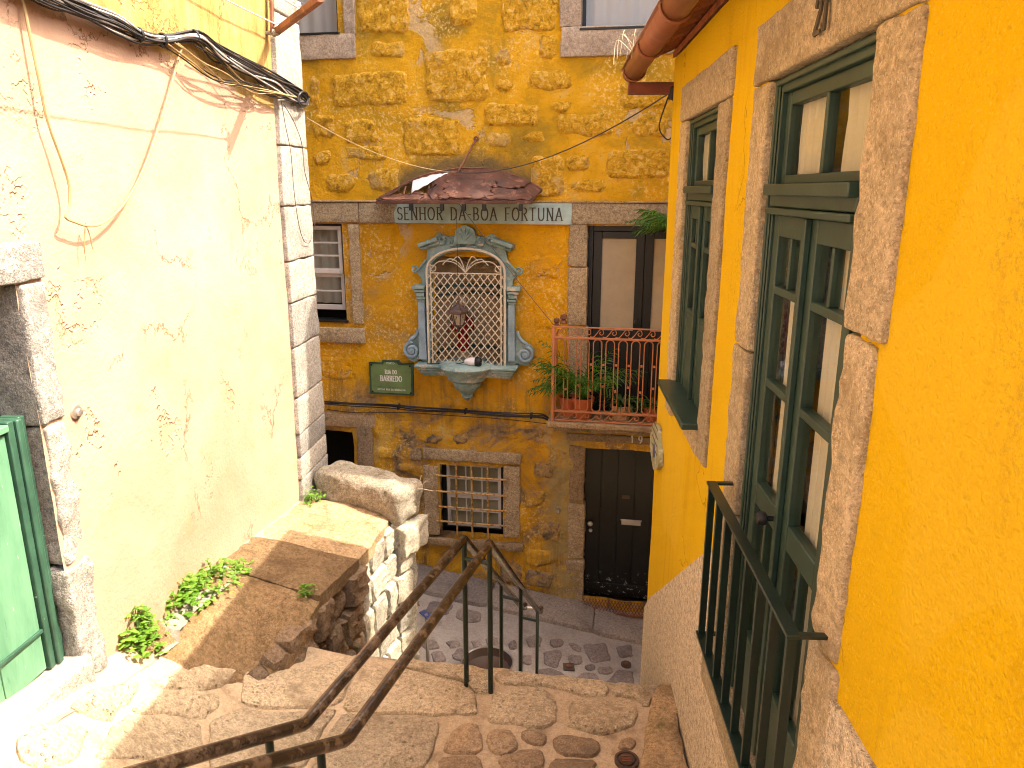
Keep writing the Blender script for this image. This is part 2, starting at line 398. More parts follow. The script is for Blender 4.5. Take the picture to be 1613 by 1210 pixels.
def mat_far():
    t = NT('ochre_render'); x, y, z = t.xyz()
    up = t.ramp(t.noise(1.3, 5, .66, seed=1, dist=.8), [(.32, (.27,.165,.02)), (.43, (.44,.255,.018)), (.53, (.64,.335,.013)), (.63, (.74,.39,.02)), (.74,(.68,.43,.10))])
    mid = t.ramp(t.noise(1.0, 5, .62, seed=2, dist=.5), [(.30, (.42,.27,.10)), (.40, (.66,.32,.02)), (.52, (.76,.36,.008)), (.66, (.80,.41,.014)), (.80,(.70,.48,.16))])
    low = t.ramp(t.noise(1.5, 5, .70, seed=5, dist=1.0), [(.33, (.13,.09,.05)), (.42, (.33,.215,.11)), (.49, (.60,.315,.035)), (.58, (.76,.40,.025)), (.68, (.66,.44,.12))])
    zw = t.math('ADD', z, t.math('MULTIPLY', t.math('SUBTRACT', t.noise(1.1, 5, .6, seed=9), .5), 1.5))
    c = t.mix(t.mask(zw, -.25, .05), mid, up); c = t.mix(t.mask(zw, -2.25, -2.75), c, low)
    pale = t.math('MULTIPLY', t.mask(t.noise(1.5, 5, .72, seed=13, dist=.5), .57, .60), t.mask(t.noise(.7, 3, .5, seed=14), .50, .56))
    c = t.mix(t.math('MULTIPLY', pale, .7), c, (.56,.42,.25))
    rough_ = t.math('MULTIPLY', t.mask(t.noise(26, 5, .75, seed=16), .50, .62), t.mask(t.noise(1.2, 3, .6, seed=17), .42, .60))
    c = t.mix(t.math('MULTIPLY', rough_, .65), c, (.88,.64,.24))
    pit = t.math('MULTIPLY', t.mask(t.noise(34, 4, .75, seed=26), .44, .32), .5); c = t.mix(pit, c, (.30,.17,.03))
    # damp runs: below the cable, beside the street door and at the foot of the wall
    run = t.mask(t.noise(2.2, 5, .7, (2.6,1,.28), seed=19), .46, .66)
    foot = t.mask(t.math('ADD', z, t.math('MULTIPLY', x, .16)), -3.3, -4.7)
    c = t.mix(t.math('MULTIPLY', t.math('MULTIPLY', run, foot), .85), c, (.09,.062,.038))
    belt = t.math('MULTIPLY', t.mask(z, -2.05, -2.35), t.mask(z, -3.2, -2.5)); c = t.mix(t.math('MULTIPLY', t.math('MULTIPLY', run, belt), .6), c, (.16,.105,.05))
    gx = t.math('ABSOLUTE', t.math('SUBTRACT', x, DOOR_X)); gm = t.math('MULTIPLY', t.mask(gx, .42, .10), t.mask(z, -2.6, -3.0))
    c = t.mix(t.math('MULTIPLY', t.math('MULTIPLY', gm, t.mask(t.noise(3.5, 5, .7, seed=33), .36, .56)), .75), c, (.40,.33,.15))
    # soot-dark weathering in an arc over the canopy
    rad = t.math('SQRT', t.math('ADD', t.math('POWER', t.math('DIVIDE', t.math('SUBTRACT', x, CANOPY_X), 1.0), 2.0), t.math('POWER', t.math('DIVIDE', t.math('ADD', z, .16), .56), 2.0)))
    rad = t.math('ADD', rad, t.math('MULTIPLY', t.math('SUBTRACT', t.noise(5, 5, .7, seed=31), .5), .5))
    st = t.math('MULTIPLY', t.math('SUBTRACT', 1.0, t.mask(rad, .82, 1.12)), t.mask(z, -.10, .02))
    c = t.mix(t.math('MULTIPLY', st, .85), c, (.13,.10,.055))
    h = t.math('ADD', t.noise(17, 5, .72, dist=.6), t.math('MULTIPLY', pale, -.5))
    return t.done(c, .88, t.bump(h, .9, .03), spec=.2)
DOOR_X = FW.hit(893, 800)[0]
CANOPY_X = FW.hit(735, 300)[0]
M['ochre'] = mat_far()
def mat_farstone():
    t = NT('painted_stone')
    c = t.ramp(t.noise(16, 9, .75, dist=.8), [(.34, (.32,.175,.02)), (.44, (.62,.325,.02)), (.54, (.79,.43,.03)), (.64, (.90,.61,.19))])
    c = t.mix(t.math('MULTIPLY', t.mask(t.noise(2.2, 5, .6, seed=3), .56, .68), .5), c, (.50,.37,.19))
    return t.done(c, .88, t.bump(t.noise(22, 9, .75, dist=.6), 1.0, .05), spec=.25)
M['painted_stone'] = mat_farstone()
def mat_lowstone():
    t = NT('bare_stone')
    c = t.ramp(t.noise(9, 9, .75, dist=.8), [(.32, (.10,.075,.05)), (.48, (.30,.21,.12)), (.60, (.55,.33,.09)), (.72, (.50,.40,.26))])
    return t.done(c, .88, t.bump(t.noise(26, 9, .75, dist=.6), .85, .03), spec=.25)
M['bare_stone'] = mat_lowstone()
M['green_frame'] = paint('green_frame_paint', (.022,.052,.039), .25, .42, chip=(.20,.19,.14), chip_amt=(.70,.74), chip_scale=30)
M['green_rail'] = paint('green_rail_paint', (.009,.022,.016), .3, .35, chip=(.16,.15,.12), chip_amt=(.70,.74), chip_scale=40)
M['steel_rail'] = paint('worn_handrail', (.070,.050,.036), .6, .24, chip=(.26,.19,.13), chip_amt=(.48,.66), chip_scale=13, metal=.6, spec=.6, bump=.4)
M['black_paint'] = paint('black_door_paint', (.010,.011,.010), .3, .30, chip=(.30,.29,.26), chip_amt=(.74,.76), chip_scale=26)
def mat_blackdoor():
    t = NT('black_door_paint'); x, y, z = t.xyz()
    c = t.ramp(t.noise(6, 5, .6), [(.3, (.0022,.0026,.0024)), (.7, (.006,.007,.006))])
    lowm = t.math('SUBTRACT', 1.0, t.mask(z, -4.95, -4.55)); fl = t.mask(t.noise(15, 5, .78, (1,1,1.6), seed=6), .60, .62)
    c = t.mix(t.math('MULTIPLY', fl, lowm), c, (.50,.49,.46))
    c = t.mix(t.math('MULTIPLY', t.mask(t.noise(30, 5, .8, seed=8), .72, .74), .8), c, (.42,.41,.38))
    return t.done(c, .32, t.bump(t.noise(40, 5, .65, (3,1,.4)), .2, .004), spec=.5)
M['black_paint'] = mat_blackdoor()
M['dark_frame'] = paint('dark_frame_paint', (.0065,.009,.0095), .3, .40, chip=(.22,.2,.17), chip_amt=(.72,.75), chip_scale=24)
M['white_paint'] = paint('white_sash_paint', (.70,.66,.60), .08, .5, chip=(.42,.34,.25), chip_amt=(.60,.70), chip_scale=20)
M['cream_grille'] = paint('grille_paint', (.66,.58,.43), .12, .55, chip=(.22,.10,.04), chip_amt=(.60,.68), chip_scale=22)
M['rust_bar'] = paint('rusty_bar', (.58,.35,.11), .2, .7, chip=(.26,.09,.025), chip_amt=(.50,.60), chip_scale=24, bump=.5)
M['rust'] = paint('rust', (.20,.075,.04), .45, .75, chip=(.34,.14,.065), chip_amt=(.52,.66), chip_scale=15, bump=.5)
M['canopy'] = paint('rusted_sheet', (.080,.028,.016), .5, .65, chip=(.23,.095,.052), chip_amt=(.54,.66), chip_scale=8, bump=.8)
M['orange_iron'] = paint('orange_iron_paint', (.50,.185,.075), .2, .5, chip=(.26,.09,.04), chip_amt=(.60,.7), chip_scale=30)
M['gutter'] = paint('gutter_paint', (.235,.082,.038), .2, .42, chip=(.17,.075,.04), chip_amt=(.58,.7))
M['tile'] = granite('clay_tile', (.30,.10,.045), (.42,.16,.075), dark=(.10,.05,.03), stain=(.10,.06,.035), moss=(.09,.07,.03), speck=.4)
M['wood_eave'] = paint('eave_wood', (.17,.045,.028), .3, .6)
M['shrine'] = None
def mat_shrine():
    t = NT('teal_stone_paint')
    c = t.ramp(t.noise(4, 8, .7), [(.28, (.13,.20,.18)), (.5, (.245,.35,.32)), (.72, (.40,.50,.49))])
    c = t.mix(t.math('MULTIPLY', t.mask(t.noise(7, 9, .78, seed=4), .55, .62), .85), c, (.58,.50,.40))
    c = t.mix(t.math('MULTIPLY', t.mask(t.noise(11, 8, .75, seed=6), .60, .70), .7), c, (.06,.07,.065))
    return t.done(c, .75, t.bump(t.noise(30, 7, .7), .4, .01), spec=.3)
M['shrine'] = mat_shrine()
M['shrine_blue'] = paint('blue_stone_paint', (.27,.37,.42), .25, .7, chip=(.50,.46,.40), chip_amt=(.60,.70), chip_scale=12, bump=.3)
M['sign_band'] = paint('inscription_paint', (.36,.47,.43), .22, .75, chip=(.45,.40,.30), chip_amt=(.62,.70), chip_scale=9, bump=.3)
M['niche'] = paint('niche_plaster', (.46,.325,.19), .15, .85, chip=(.42,.32,.22), chip_amt=(.58,.7), chip_scale=6)
M['teal_dark'] = paint('teal_band', (.07,.13,.12), .2, .7)
M['letter'] = paint('letter_cut', (.075,.062,.042), .3, .9)
M['letter_pale'] = paint('letter_enamel', (.78,.76,.66), .05, .5)
M['sign_green'] = paint('sign_enamel', (.16,.235,.085), .2, .38, chip=(.06,.12,.05), chip_amt=(.55,.75), chip_scale=8)
M['sign_edge'] = paint('sign_edge', (.035,.085,.045), .25, .4)
M['black'] = paint('black_rubber', (.005,.005,.005), .2, .55)
M['cable'] = paint('cable_sheath', (.014,.012,.012), .4, .5)
M['cable_tan'] = paint('tan_cable', (.34,.24,.11), .2, .6)
M['cable_grey'] = paint('grey_cable', (.55,.52,.48), .2, .5)
M['wire'] = paint('thin_wire', (.05,.04,.035), .3, .5)
M['terracotta'] = paint('terracotta', (.52,.125,.04), .15, .7)
M['pot_tan'] = paint('glazed_pot', (.55,.36,.20), .25, .5, chip=(.35,.18,.08), chip_amt=(.5,.6), chip_scale=12)
M['soil'] = paint('soil', (.03,.02,.014), .3, .95)
M['brown_iron'] = paint('lantern_iron', (.075,.043,.035), .35, .5)
M['red_cloth'] = paint('red_robe', (.30,.008,.010), .3, .7)
M['skin_stone'] = paint('statue_plaster', (.55,.40,.28), .1, .7)
M['bin_label'] = paint('white_plastic', (.72,.68,.68), .05, .4)
M['paper'] = paint('white_sheet', (.72,.71,.73), .08, .8, bump=.4)
M['door_green'] = None
def mat_doorgreen():
    t = NT('worn_green_door')
    c = t.ramp(t.noise(2.2, 7, .65, (3,1,.6)), [(.3, (.075,.20,.12)), (.7, (.16,.34,.21))])
    c = t.mix(t.math('MULTIPLY', t.mask(t.noise(5, 9, .75, (2.5,1,.5), seed=3), .60, .64), .7), c, (.045,.115,.075))
    c = t.mix(t.math('MULTIPLY', t.mask(t.noise(16, 8, .75, (2,1,.6), seed=5), .66, .69), .8), c, (.50,.48,.38))
    return t.done(c, .42, t.bump(t.noise(40, 5, .65, (3,1,.5)), .2, .004), spec=.4)
M['door_green'] = mat_doorgreen()
M['door_green_dark'] = paint('green_door_frame', (.03,.085,.055), .3, .4, chip=(.42,.45,.36), chip_amt=(.66,.70), chip_scale=18)
M['iron'] = paint('cast_iron', (.075,.042,.028), .3, .55)
M['chrome'] = paint('metal_rim', (.55,.53,.50), .1, .3, metal=.8)
M['blue_sign'] = paint('blue_panel', (.03,.05,.16), .1, .4)
M['twig'] = paint('dry_twig', (.50,.40,.27), .1, .8)
M['porcelain'] = paint('glazed_tile_plaque', (.36,.40,.27), .2, .25, chip=(.60,.58,.50), chip_amt=(.50,.60), chip_scale=12)
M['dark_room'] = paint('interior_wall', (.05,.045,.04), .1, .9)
def mat_curtain(name, col, tr=.35):
    t = NT(name); t.done(t.ramp(t.noise(30, 4, .6, (1,1,.1)), [(.3, tuple(c*.93 for c in col)), (.7, col)]), .9)
    o = t.t.nodes['Material Output']; tl = t.t.nodes.new('ShaderNodeBsdfTranslucent'); tl.inputs[0].default_value = (*col, 1)
    mx = t.t.nodes.new('ShaderNodeMixShader'); mx.inputs[0].default_value = tr
    t.t.links.new(t.b.outputs[0], mx.inputs[1]); t.t.links.new(tl.outputs[0], mx.inputs[2]); t.t.links.new(mx.outputs[0], o.inputs[0]); return t.m
M['curtain'] = mat_curtain('white_voile', (.84,.79,.71), .25)
M['curtain_grey'] = mat_curtain('grey_curtain', (.74,.67,.68), .2)
M['screen'] = paint('fly_screen', (.42,.35,.235), .08, .8)
def mat_glass():
    t = NT('window_glass'); t.t.nodes.remove(t.b); o = t.t.nodes['Material Output']
    g = t.t.nodes.new('ShaderNodeBsdfGlossy'); g.inputs['Roughness'].default_value = .03
    tr = t.t.nodes.new('ShaderNodeBsdfTransparent'); tr.inputs[0].default_value = (.93,.95,.93,1)
    fr = t.t.nodes.new('ShaderNodeFresnel'); fr.inputs[0].default_value = 1.5
    bp = t.t.nodes.new('ShaderNodeBump'); bp.inputs['Strength'].default_value = .05; bp.inputs['Distance'].default_value = .01
    t.t.links.new(t.noise(5, 2, .5), bp.inputs['Height']); t.t.links.new(bp.outputs[0], g.inputs['Normal']); t.t.links.new(bp.outputs[0], fr.inputs['Normal'])
    mx = t.t.nodes.new('ShaderNodeMixShader'); gb = t.t.nodes.new('ShaderNodeNewGeometry'); k_ = t.math('MULTIPLY', fr.outputs[0], t.math('SUBTRACT', 1.0, gb.outputs['Backfacing'])); t.t.links.new(k_, mx.inputs[0])
    t.t.links.new(tr.outputs[0], mx.inputs[1]); t.t.links.new(g.outputs[0], mx.inputs[2]); t.t.links.new(mx.outputs[0], o.inputs[0]); return t.m
M['glass'] = mat_glass()
def mat_leaf(name, a, b):
    t = NT(name); oi = t.t.nodes.new('ShaderNodeNewGeometry').outputs['Random Per Island']
    c = t.ramp(oi, [(0, a), (1, b)]); t.done(c, .45, spec=.4)
    o = t.t.nodes['Material Output']; tl = t.t.nodes.new('ShaderNodeBsdfTranslucent'); t.t.links.new(c, tl.inputs[0])
    mx = t.t.nodes.new('ShaderNodeMixShader'); mx.inputs[0].default_value = .35
    t.t.links.new(t.b.outputs[0], mx.inputs[1]); t.t.links.new(tl.outputs[0], mx.inputs[2]); t.t.links.new(mx.outputs[0], o.inputs[0]); return t.m
M['palm'] = mat_leaf('palm_leaf', (.030,.11,.010), (.11,.27,.03))
M['weed'] = mat_leaf('weed_leaf', (.09,.22,.02), (.22,.40,.06))
M['spider'] = mat_leaf('strap_leaf', (.035,.10,.015), (.13,.22,.05))
M['lantern_glass'] = paint('dusty_lantern_glass', (.40,.33,.23), .15, .25)

# ================================================================== the setting: street, stairs, platform
def street_z(X, Y): return -5.02 - .155*(X - .2) + .004*(Y-7)
def irregular(poly, n=4, amp=.016, seed=0):
    Q = []
    for i in range(len(poly)):
        a_, b_ = Vector(poly[i-1]), Vector(poly[i]); k_ = max(1, min(5, int((b_-a_).length/.07)))
        Q += [tuple(a_.lerp(b_, (j+1)/k_)) for j in range(k_)]
    P = smooth_poly(Q, 1, .3); out = []
    for i, p in enumerate(P):
        out.append((p[0] + amp*(noise.noise((p[0]*9, p[1]*9, seed)) + .6*noise.noise((p[0]*28, p[1]*28, seed))), p[1] + amp*(noise.noise((p[0]*9, p[1]*9, seed+7.7)) + .6*noise.noise((p[0]*28, p[1]*28, seed+3)))))
    return out
def stone_top(poly, zf, h=.02, dome=.012, inset=.028, depth=.12, seed=0):
    """a paving stone: plan outline laid on the surface zf(x, y), its worn top h above it"""
    P = irregular(poly, seed=seed); n = len(P)
    area = sum(P[i-1][0]*P[i][1] - P[i][0]*P[i-1][1] for i in range(n))
    if area < 0: P = P[::-1]
    cx = sum(p[0] for p in P)/n; cy = sum(p[1] for p in P)/n
    sz = min(max(p[0] for p in P)-min(p[0] for p in P), max(p[1] for p in P)-min(p[1] for p in P)); ins = min(inset, sz*.16)
    def ring(k_in, dz):
        o = []
        for x, y in P:
            d = Vector((cx-x, cy-y)); L = d.length or 1; q = Vector((x, y)) + d/L*min(k_in, L*.8)
            o.append((q.x, q.y, zf(q.x, q.y) + dz + (.006*noise.noise((q.x*11, q.y*11, seed)) if dz > 0 else 0)))
        return o
    rings = [ring(-.006, -depth), ring(0, h*.35), ring(ins*.35, h*.85), ring(ins, h), ring(sz*.27, h + dome*.8)]
    mb = MB(); vs_ = [p for R in rings for p in R] + [(cx, cy, zf(cx, cy) + h + dome)]; fs = []
    for k in range(len(rings)-1):
        for i in range(n): j = (i+1) % n; fs.append((k*n+i, k*n+j, (k+1)*n+j, (k+1)*n+i))
    c = len(vs_)-1; k = len(rings)-1
    for i in range(n): fs.append((k*n+i, k*n+(i+1) % n, c))
    return mb.add(vs_, fs)

# base ground far below everything and all round
g = MB().grid(lambda a, b: (-60+120*a, -60+120*b, -6.2), 12, 12)
solo('ground', g, M['mortar'], None, None, WD, base=(0,0,-6.2), kind='structure')
# street, bedded in pale mortar
sm = MB().grid(lambda a, b: (lambda X, Y: (X, Y, street_z(X, Y) + .012*fbm(X*3, Y*3)))(-9+18*a, 5.0+4.6*b), 150, 60)
street = solo('street', sm, M['mortar'], None, None, WD, base=(0, 7, -5.0), kind='structure')
INFO[street.name] = (WD, Vector((0, 7, -5.0)))
def street_px(u, v):
    z = -5.05
    for _ in range(12): X, Y = ground_hit(u, v, z); z = street_z(X, Y)
    return X, Y
def px4(ox, oy, k, pts): return [(ox + x/k, oy + y/k) for x, y in pts]
SC = [[(855,140),(950,135),(970,165),(930,200),(870,195)], [(1010,160),(1090,185),(1115,240),(1060,230),(1015,190)],
 [(1120,180),(1290,165),(1335,300),(1180,315),(1130,240)], [(815,235),(940,220),(955,250),(915,360),(810,325)],
 [(1010,255),(1105,265),(1110,325),(1040,330),(995,300)], [(1130,335),(1215,335),(1200,385),(1135,375)],
 [(1225,355),(1340,345),(1350,395),(1240,405)], [(750,380),(850,362),(965,395),(970,445),(760,425)],
 [(1050,440),(1130,392),(1240,420),(1230,490),(1050,490)], [(1285,470),(1390,368),(1500,385),(1512,520),(1290,520)],
 [(1370,190),(1490,180),(1500,270),(1400,280)], [(680,125),(735,108),(800,112),(790,200),(690,192)],
 [(650,262),(720,258),(722,332),(650,325)], [(250,150),(340,160),(342,200),(280,212)], [(95,265),(150,210),(220,215),(212,300),(150,308)],
 [(50,160),(130,140),(180,180),(100,217)], [(540,160),(605,140),(595,220),(545,212)], [(-60,230),(30,225),(70,300),(-30,320)],
 [(-150,150),(-20,140),(20,205),(-90,220)], [(370,130),(450,120),(470,190),(390,200)], [(560,440),(690,400),(730,470),(600,520)],
 [(320,370),(420,360),(450,440),(340,450)],[(440,230),(520,235),(510,330),(450,320)]]
for i, S in enumerate(SC):
    P = [street_px(*q) for q in px4(690, 980, 4.888, S)]
    part('cobble', stone_top(P, street_z, .022, .010, seed=i), M['cobble'], street)
# further cobbles up and down the street, in loose rows
rs = random.Random(3); done = [street_px(*px4(690, 980, 4.888, [(sum(q[0] for q in S)/len(S), sum(q[1] for q in S)/len(S))])[0]) for S in SC]
Y = 5.3; r_ = 0
while Y < 7.75:
    X = -5.5 + rs.random()*.3
    while X < 4.2:
        w, h = rs.uniform(.22, .40), rs.uniform(.20, .27)
        ok = min((Vector((X, Y)) - Vector(d)).length for d in done) > .34 and not (-1.0 < X < 1.25 and Y < 6.75)
        y0 = Y - .178*(X - .3)
        if ok and min((Vector((X, y0)) - Vector(d)).length for d in done) > .34 and y0 < 7.95 - .178*X:
            P = [(X + sx*w*.43 + rs.uniform(-.04,.04), y0 + sy*h*.43 + rs.uniform(-.03,.03)) for sx, sy in ((-1,-1),(0,-1.1),(1,-1),(1,1),(0,1.1),(-1,1))]
            part('cobble', stone_top(P, street_z, .02, .010, seed=X*3+Y), M['cobble'], street)
        X += w + .05
    Y += .30
# flat kerb slabs under the ochre facade
xk = -6.0; k = 0
while xk < 4.5:
    L = rs.uniform(.85, 1.35)
    yk0, yk1 = -.60 - .03*rs.random(), -.02
    def fz(x, y): w = FW.w(x, y, 0); return street_z(w.x, w.y) + .035
    P = [(xk+.006, yk0), (xk+L-.006, yk0), (xk+L-.006, yk1), (xk+.006, yk1)]
    mb = stone_top(P, fz, .02, .004, inset=.02, depth=.15, seed=k)
    mb.v = [tuple(FW.w(*p) - Vector((0,0,H))) for p in mb.v]
    part('kerb_slab', mb, M['kerb'], street); xk += L; k += 1

# ---- the landing and the ramp beside the cream wall (local heights solved once from the slope of the place)
CTRL = []
def wallpt(u, v, dz=0): x, z = LW.hit(u, v); w = LW.w(x, 0, 0); CTRL.append((w.x, w.y, z + dz))
for u, v in ((0,1132),(60,1095),(100,1072),(153,1034),(234,977)): wallpt(u, v)
for u, v, z in ((453,1040,-3.1),(560,1052,-3.1),(700,1066,-3.1),(900,1076,-3.1),(1060,1086,-3.1),(500,1200,-3.07),(650,1150,-3.09),(800,1200,-3.09),(1000,1200,-3.09),
                (380,1112,-3.0),(383,1063,-2.95),(345,1109,-2.9),(246,1069,-2.62),(206,1119,-2.63),(320,1134,-2.92),(250,1200,-2.75),(150,1180,-2.47),(300,1060,-2.75),(420,1180,-3.02),(1160,1205,-3.08)):
    CTRL.append((*ground_hit(u, v, z), z))
CTRL += [(1.0,2.0,-3.04),(0,2.0,-3.04),(-.8,2.0,-3.0),(-1.5,2.0,-2.5),(-2.3,1.9,-2.12),(-2.4,1.0,-2.0),(-1.2,1.0,-2.6),(1,1,-3.0),(0,1,-3.0),(-2.2,4.4,-2.55),(-1.6,4.5,-3.0)]
def solve(A, b):
    n = len(b); A = [r[:] + [b[i]] for i, r in enumerate(A)]
    for i in range(n):
        p = max(range(i, n), key=lambda k: abs(A[k][i])); A[i], A[p] = A[p], A[i]
        for k in range(i+1, n):
            f = A[k][i]/A[i][i]
            if f:
                for j in range(i, n+1): A[k][j] -= f*A[i][j]
    x = [0]*n
    for i in range(n-1, -1, -1): x[i] = (A[i][n] - sum(A[i][j]*x[j] for j in range(i+1, n)))/A[i][i]
    return x
class RBF:
    def __init__(s, pts, lam=.004):
        s.p = pts; n = len(pts); A = [[sqrt((a[0]-b[0])**2+(a[1]-b[1])**2) for b in pts] + [1] for a in pts]
        for i in range(n): A[i][i] -= lam*20
        A.append([1]*n + [0]); s.c = solve(A, [a[2] for a in pts] + [0])
    def __call__(s, x, y): return s.c[-1] + sum(c*sqrt((x-p[0])**2+(y-p[1])**2) for c, p in zip(s.c, s.p))
land_z = RBF(CTRL)
def land_px(u, v, z=-3.0):
    for _ in range(30): X, Y = ground_hit(u, v, z); z = z*.5 + land_z(X, Y)*.5
    return X, Y
NX, NY = 90, 90; cache = {}
lm = MB(); row = []
for j in range(NY+1):
    for i in range(NX+1):
        x = -2.75 + 4.05*i/NX; y = -3.9 + 3.9*(j/NY)**.7
        w = ST.w(x, y, 0); z = land_z(w.x, w.y) + .010*fbm(w.x*4, w.y*4)
        if j == NY: z -= .02
        lm.v.append((w.x, w.y, z))
lm.f = [(j*(NX+1)+i, j*(NX+1)+i+1, (j+1)*(NX+1)+i+1, (j+1)*(NX+1)+i) for j in range(NY) for i in range(NX)]
k0 = len(lm.v)
for i in range(NX+1): x, y, z = lm.v[NY*(NX+1)+i]; lm.v.append((x, y, -5.3))
lm.f += [(NY*(NX+1)+i+1, NY*(NX+1)+i, k0+i, k0+i+1) for i in range(NX)]
landing = solo('landing', lm, M['mortar_warm'], None, None, WD, base=(0, 3.2, -3.1), kind='structure')
LP = [  # outlines of the worn slabs, seen on the landing
 [(383,1063),(445,1058),(536,1042),(560,1052),(552,1076),(534,1112),(380,1112)],
 [(564,1050),(630,1054),(726,1078),(751,1099),(752,1128),(692,1130),(538,1121),(554,1078)],
 [(776,1093),(859,1084),(877,1103),(877,1142),(846,1150),(770,1137)],
 [(640,1042),(760,1054),(782,1080),(770,1092),(752,1094),(728,1075),(634,1052)],
 [(766,1055),(877,1068),(960,1077),(958,1098),(916,1099),(859,1082),(788,1079)],
 [(964,1077),(1062,1085),(1030,1100),(1018,1118),(1003,1102),(962,1098)],
 [(895,1106),(1000,1105),(1007,1124),(994,1150),(942,1161),(895,1148)],
 [(864,1171),(890,1162),(940,1168),(947,1187),(929,1194),(885,1192)],
 [(971,1176),(987,1165),(1005,1168),(1002,1184),(979,1183)],
 [(765,1153),(799,1150),(817,1166),(812,1187),(786,1192),(762,1178)],
 [(697,1182),(718,1146),(750,1141),(763,1165),(757,1188),(702,1190)],
 [(508,1167),(540,1126),(690,1136),(692,1150),(682,1188),(664,1215),(488,1215)],
 [(378,1118),(534,1118),(500,1165),(480,1210),(330,1215),(330,1140)],
 [(246,1071),(327,1051),(377,1059),(347,1084),(250,1084)],
 [(218,1108),(295,1090),(344,1094),(345,1110),(320,1135),(206,1121)],
 [(170,1150),(205,1126),(316,1140),(322,1180),(150,1200)],
 [(690,1195),(760,1194),(766,1225),(690,1230)], [(780,1198),(850,1180),(862,1205),(800,1230)], [(870,1199),(940,1200),(930,1230),(860,1225)],
 [(820,1152),(850,1154),(862,1166),(850,1180),(822,1168)],
 [(20,1175),(60,1140),(140,1150),(120,1200),(40,1215)], [(110,1120),(150,1080),(225,1075),(198,1110),(165,1140)],
]
for i, S in enumerate(LP):
    P = [land_px(*q) for q in S]
    part('paving_stone', stone_top(P, land_z, .024, .010, inset=.020, seed=i*1.7), M['step_stone'] if i < 7 or i in (11,12,13,14,15,20,21) else M['cobble_warm'], landing)
# raised block against the yellow house
bp = [land_px(*q) for q in ((1023,1116),(1038,1096),(1090,1094),(1112,1108),(1180,1215),(1040,1215))]
bp = bp[:1] + bp[1:3] + [(1.0, bp[3][1]), (.93, 3.0), (.58, 3.0)]
part('kerb_block', stone_top(bp, land_z, .10, .01, inset=.03, depth=.1, seed=44), M['granite_brown'], landing)
# flight going on down to the street
stairs = thing('stairs', None, None, ST, (0, 0, -5.1), kind='structure')
for i in range(1, 11):
    z = -3.1 - .195*i
    part('step', MB().rock(-1.25 + .01*i, 1.25, .245*(i-1) - .02, .245*i + .035, z-.24, z, r=.025, amp=.012, cell=.09, most=22, seed=i), M['step_stone'], stairs)
# flight up behind, to where one stands
up = thing('upper_stairs', None, None, WD, (0, 0, -3.0), kind='structure')
for i in range(1, 9):
    z = -3.03 + .175*i; y1 = 2.38 - .3*(i-1)
    part('step', MB().rock(-1.75, .98, y1-.34, y1, z-.3, z, r=.025, amp=.01, cell=.12, seed=20+i), M['step_stone'], up)
part('step', MB().rock(-2.3, .9, -3.0, .02, -1.9, -1.62, r=.02, amp=.008, cell=.3, seed=40), M['step_stone'], up)

# ---- raised platform along the cream wall, with its parapet
PE = [(392,1057,-2.86),(432,1008,-2.80),(472,962,-2.77),(502,932,-2.78),(570,870,-2.83),(612,812,-2.86)]
EDGE = [ground_hit(u, v, z) for u, v, z in PE]
pc = [(*e, p[2]) for e, p in zip(EDGE, PE)]
for u, v in ((153,1034),(234,977),(312,913),(400,845),(476,786)):
    x, z = LW.hit(u, v); w = LW.w(x, 0, 0); pc.append((w.x, w.y, z - .01))
plat_z = RBF(pc, .0005)
def plat_px(u, v, z=-2.7):
    for _ in range(30): X, Y = ground_hit(u, v, z); z = z*.5 + plat_z(X, Y)*.5
    return X, Y
platform = thing('platform', None, None, WD, (-1.6, 5.0, -3.2), kind='structure')
def wallX(Y): return -2.44 + .0802*Y
def edgeX(Y):
    for a, b in zip(EDGE, EDGE[1:]):
        if a[1] <= Y <= b[1]: return a[0] + (b[0]-a[0])*(Y-a[1])/(b[1]-a[1])
    return EDGE[0][0] if Y < EDGE[0][1] else EDGE[-1][0]
def plat_slab(ya, yb, mat, skew=0, h=.018, seed=0, lip=.03, skew0=None):
    """one broad slab from the wall to the edge, its top worn, its edge overhanging a little"""
    n, m = 22, 16; mb = MB(); T = []
    for j in range(m+1):
        for i in range(n+1):
            s = i/n; Y = ya + (yb-ya)*j/m + (skew if skew0 is None else skew0*(1-j/m) + skew*j/m)*(s-.5)
            x0, x1 = wallX(Y) - .03, edgeX(Y) + lip
            X = x0 + (x1-x0)*s; q = min(j, m-j, (n-i))
            z = (lambda k: (land_z(X, Y) + .012)*(1-k) + (plat_z(X, Y) + h)*k)(smoothstep(.0, .9, (Y - ya - .42*(s-.5))) if ya < 4.2 else 1) + .014*fbm(X*4, Y*4, seed) + .004*noise.noise((X*25, Y*25, seed)) - (.020 if q == 0 else (.006 if q == 1 else 0))
            T.append((X + (.02*noise.noise((Y*6, seed, 1)) if i > n-2 else 0), Y + .008*noise.noise((X*6, seed, Y*3)), z))
    B = [(x, y, z - (.11 if ya > 4.2 else .03 + .08*smoothstep(3.9, 4.3, y))) for x, y, z in T]
    mb.add(T + B, []); N = (n+1)*(m+1); g_ = lambda i, j: j*(n+1)+i
    for j in range(m):
        for i in range(n): mb.f.append((g_(i,j), g_(i+1,j), g_(i+1,j+1), g_(i,j+1)))
    for i in range(n): mb.f.append((g_(i+1,0), g_(i,0), N+g_(i,0), N+g_(i+1,0))); mb.f.append((g_(i,m), g_(i+1,m), N+g_(i+1,m), N+g_(i,m)))
    for j in range(m): mb.f.append((g_(n,j+1), g_(n,j), N+g_(n,j), N+g_(n,j+1)))
    return part('slab', mb, mat, platform)
plat_slab(5.36, 6.40, M['granite_brown'], -.05, seed=1)
plat_slab(4.74, 5.352, M['platform'], -.05, seed=2)
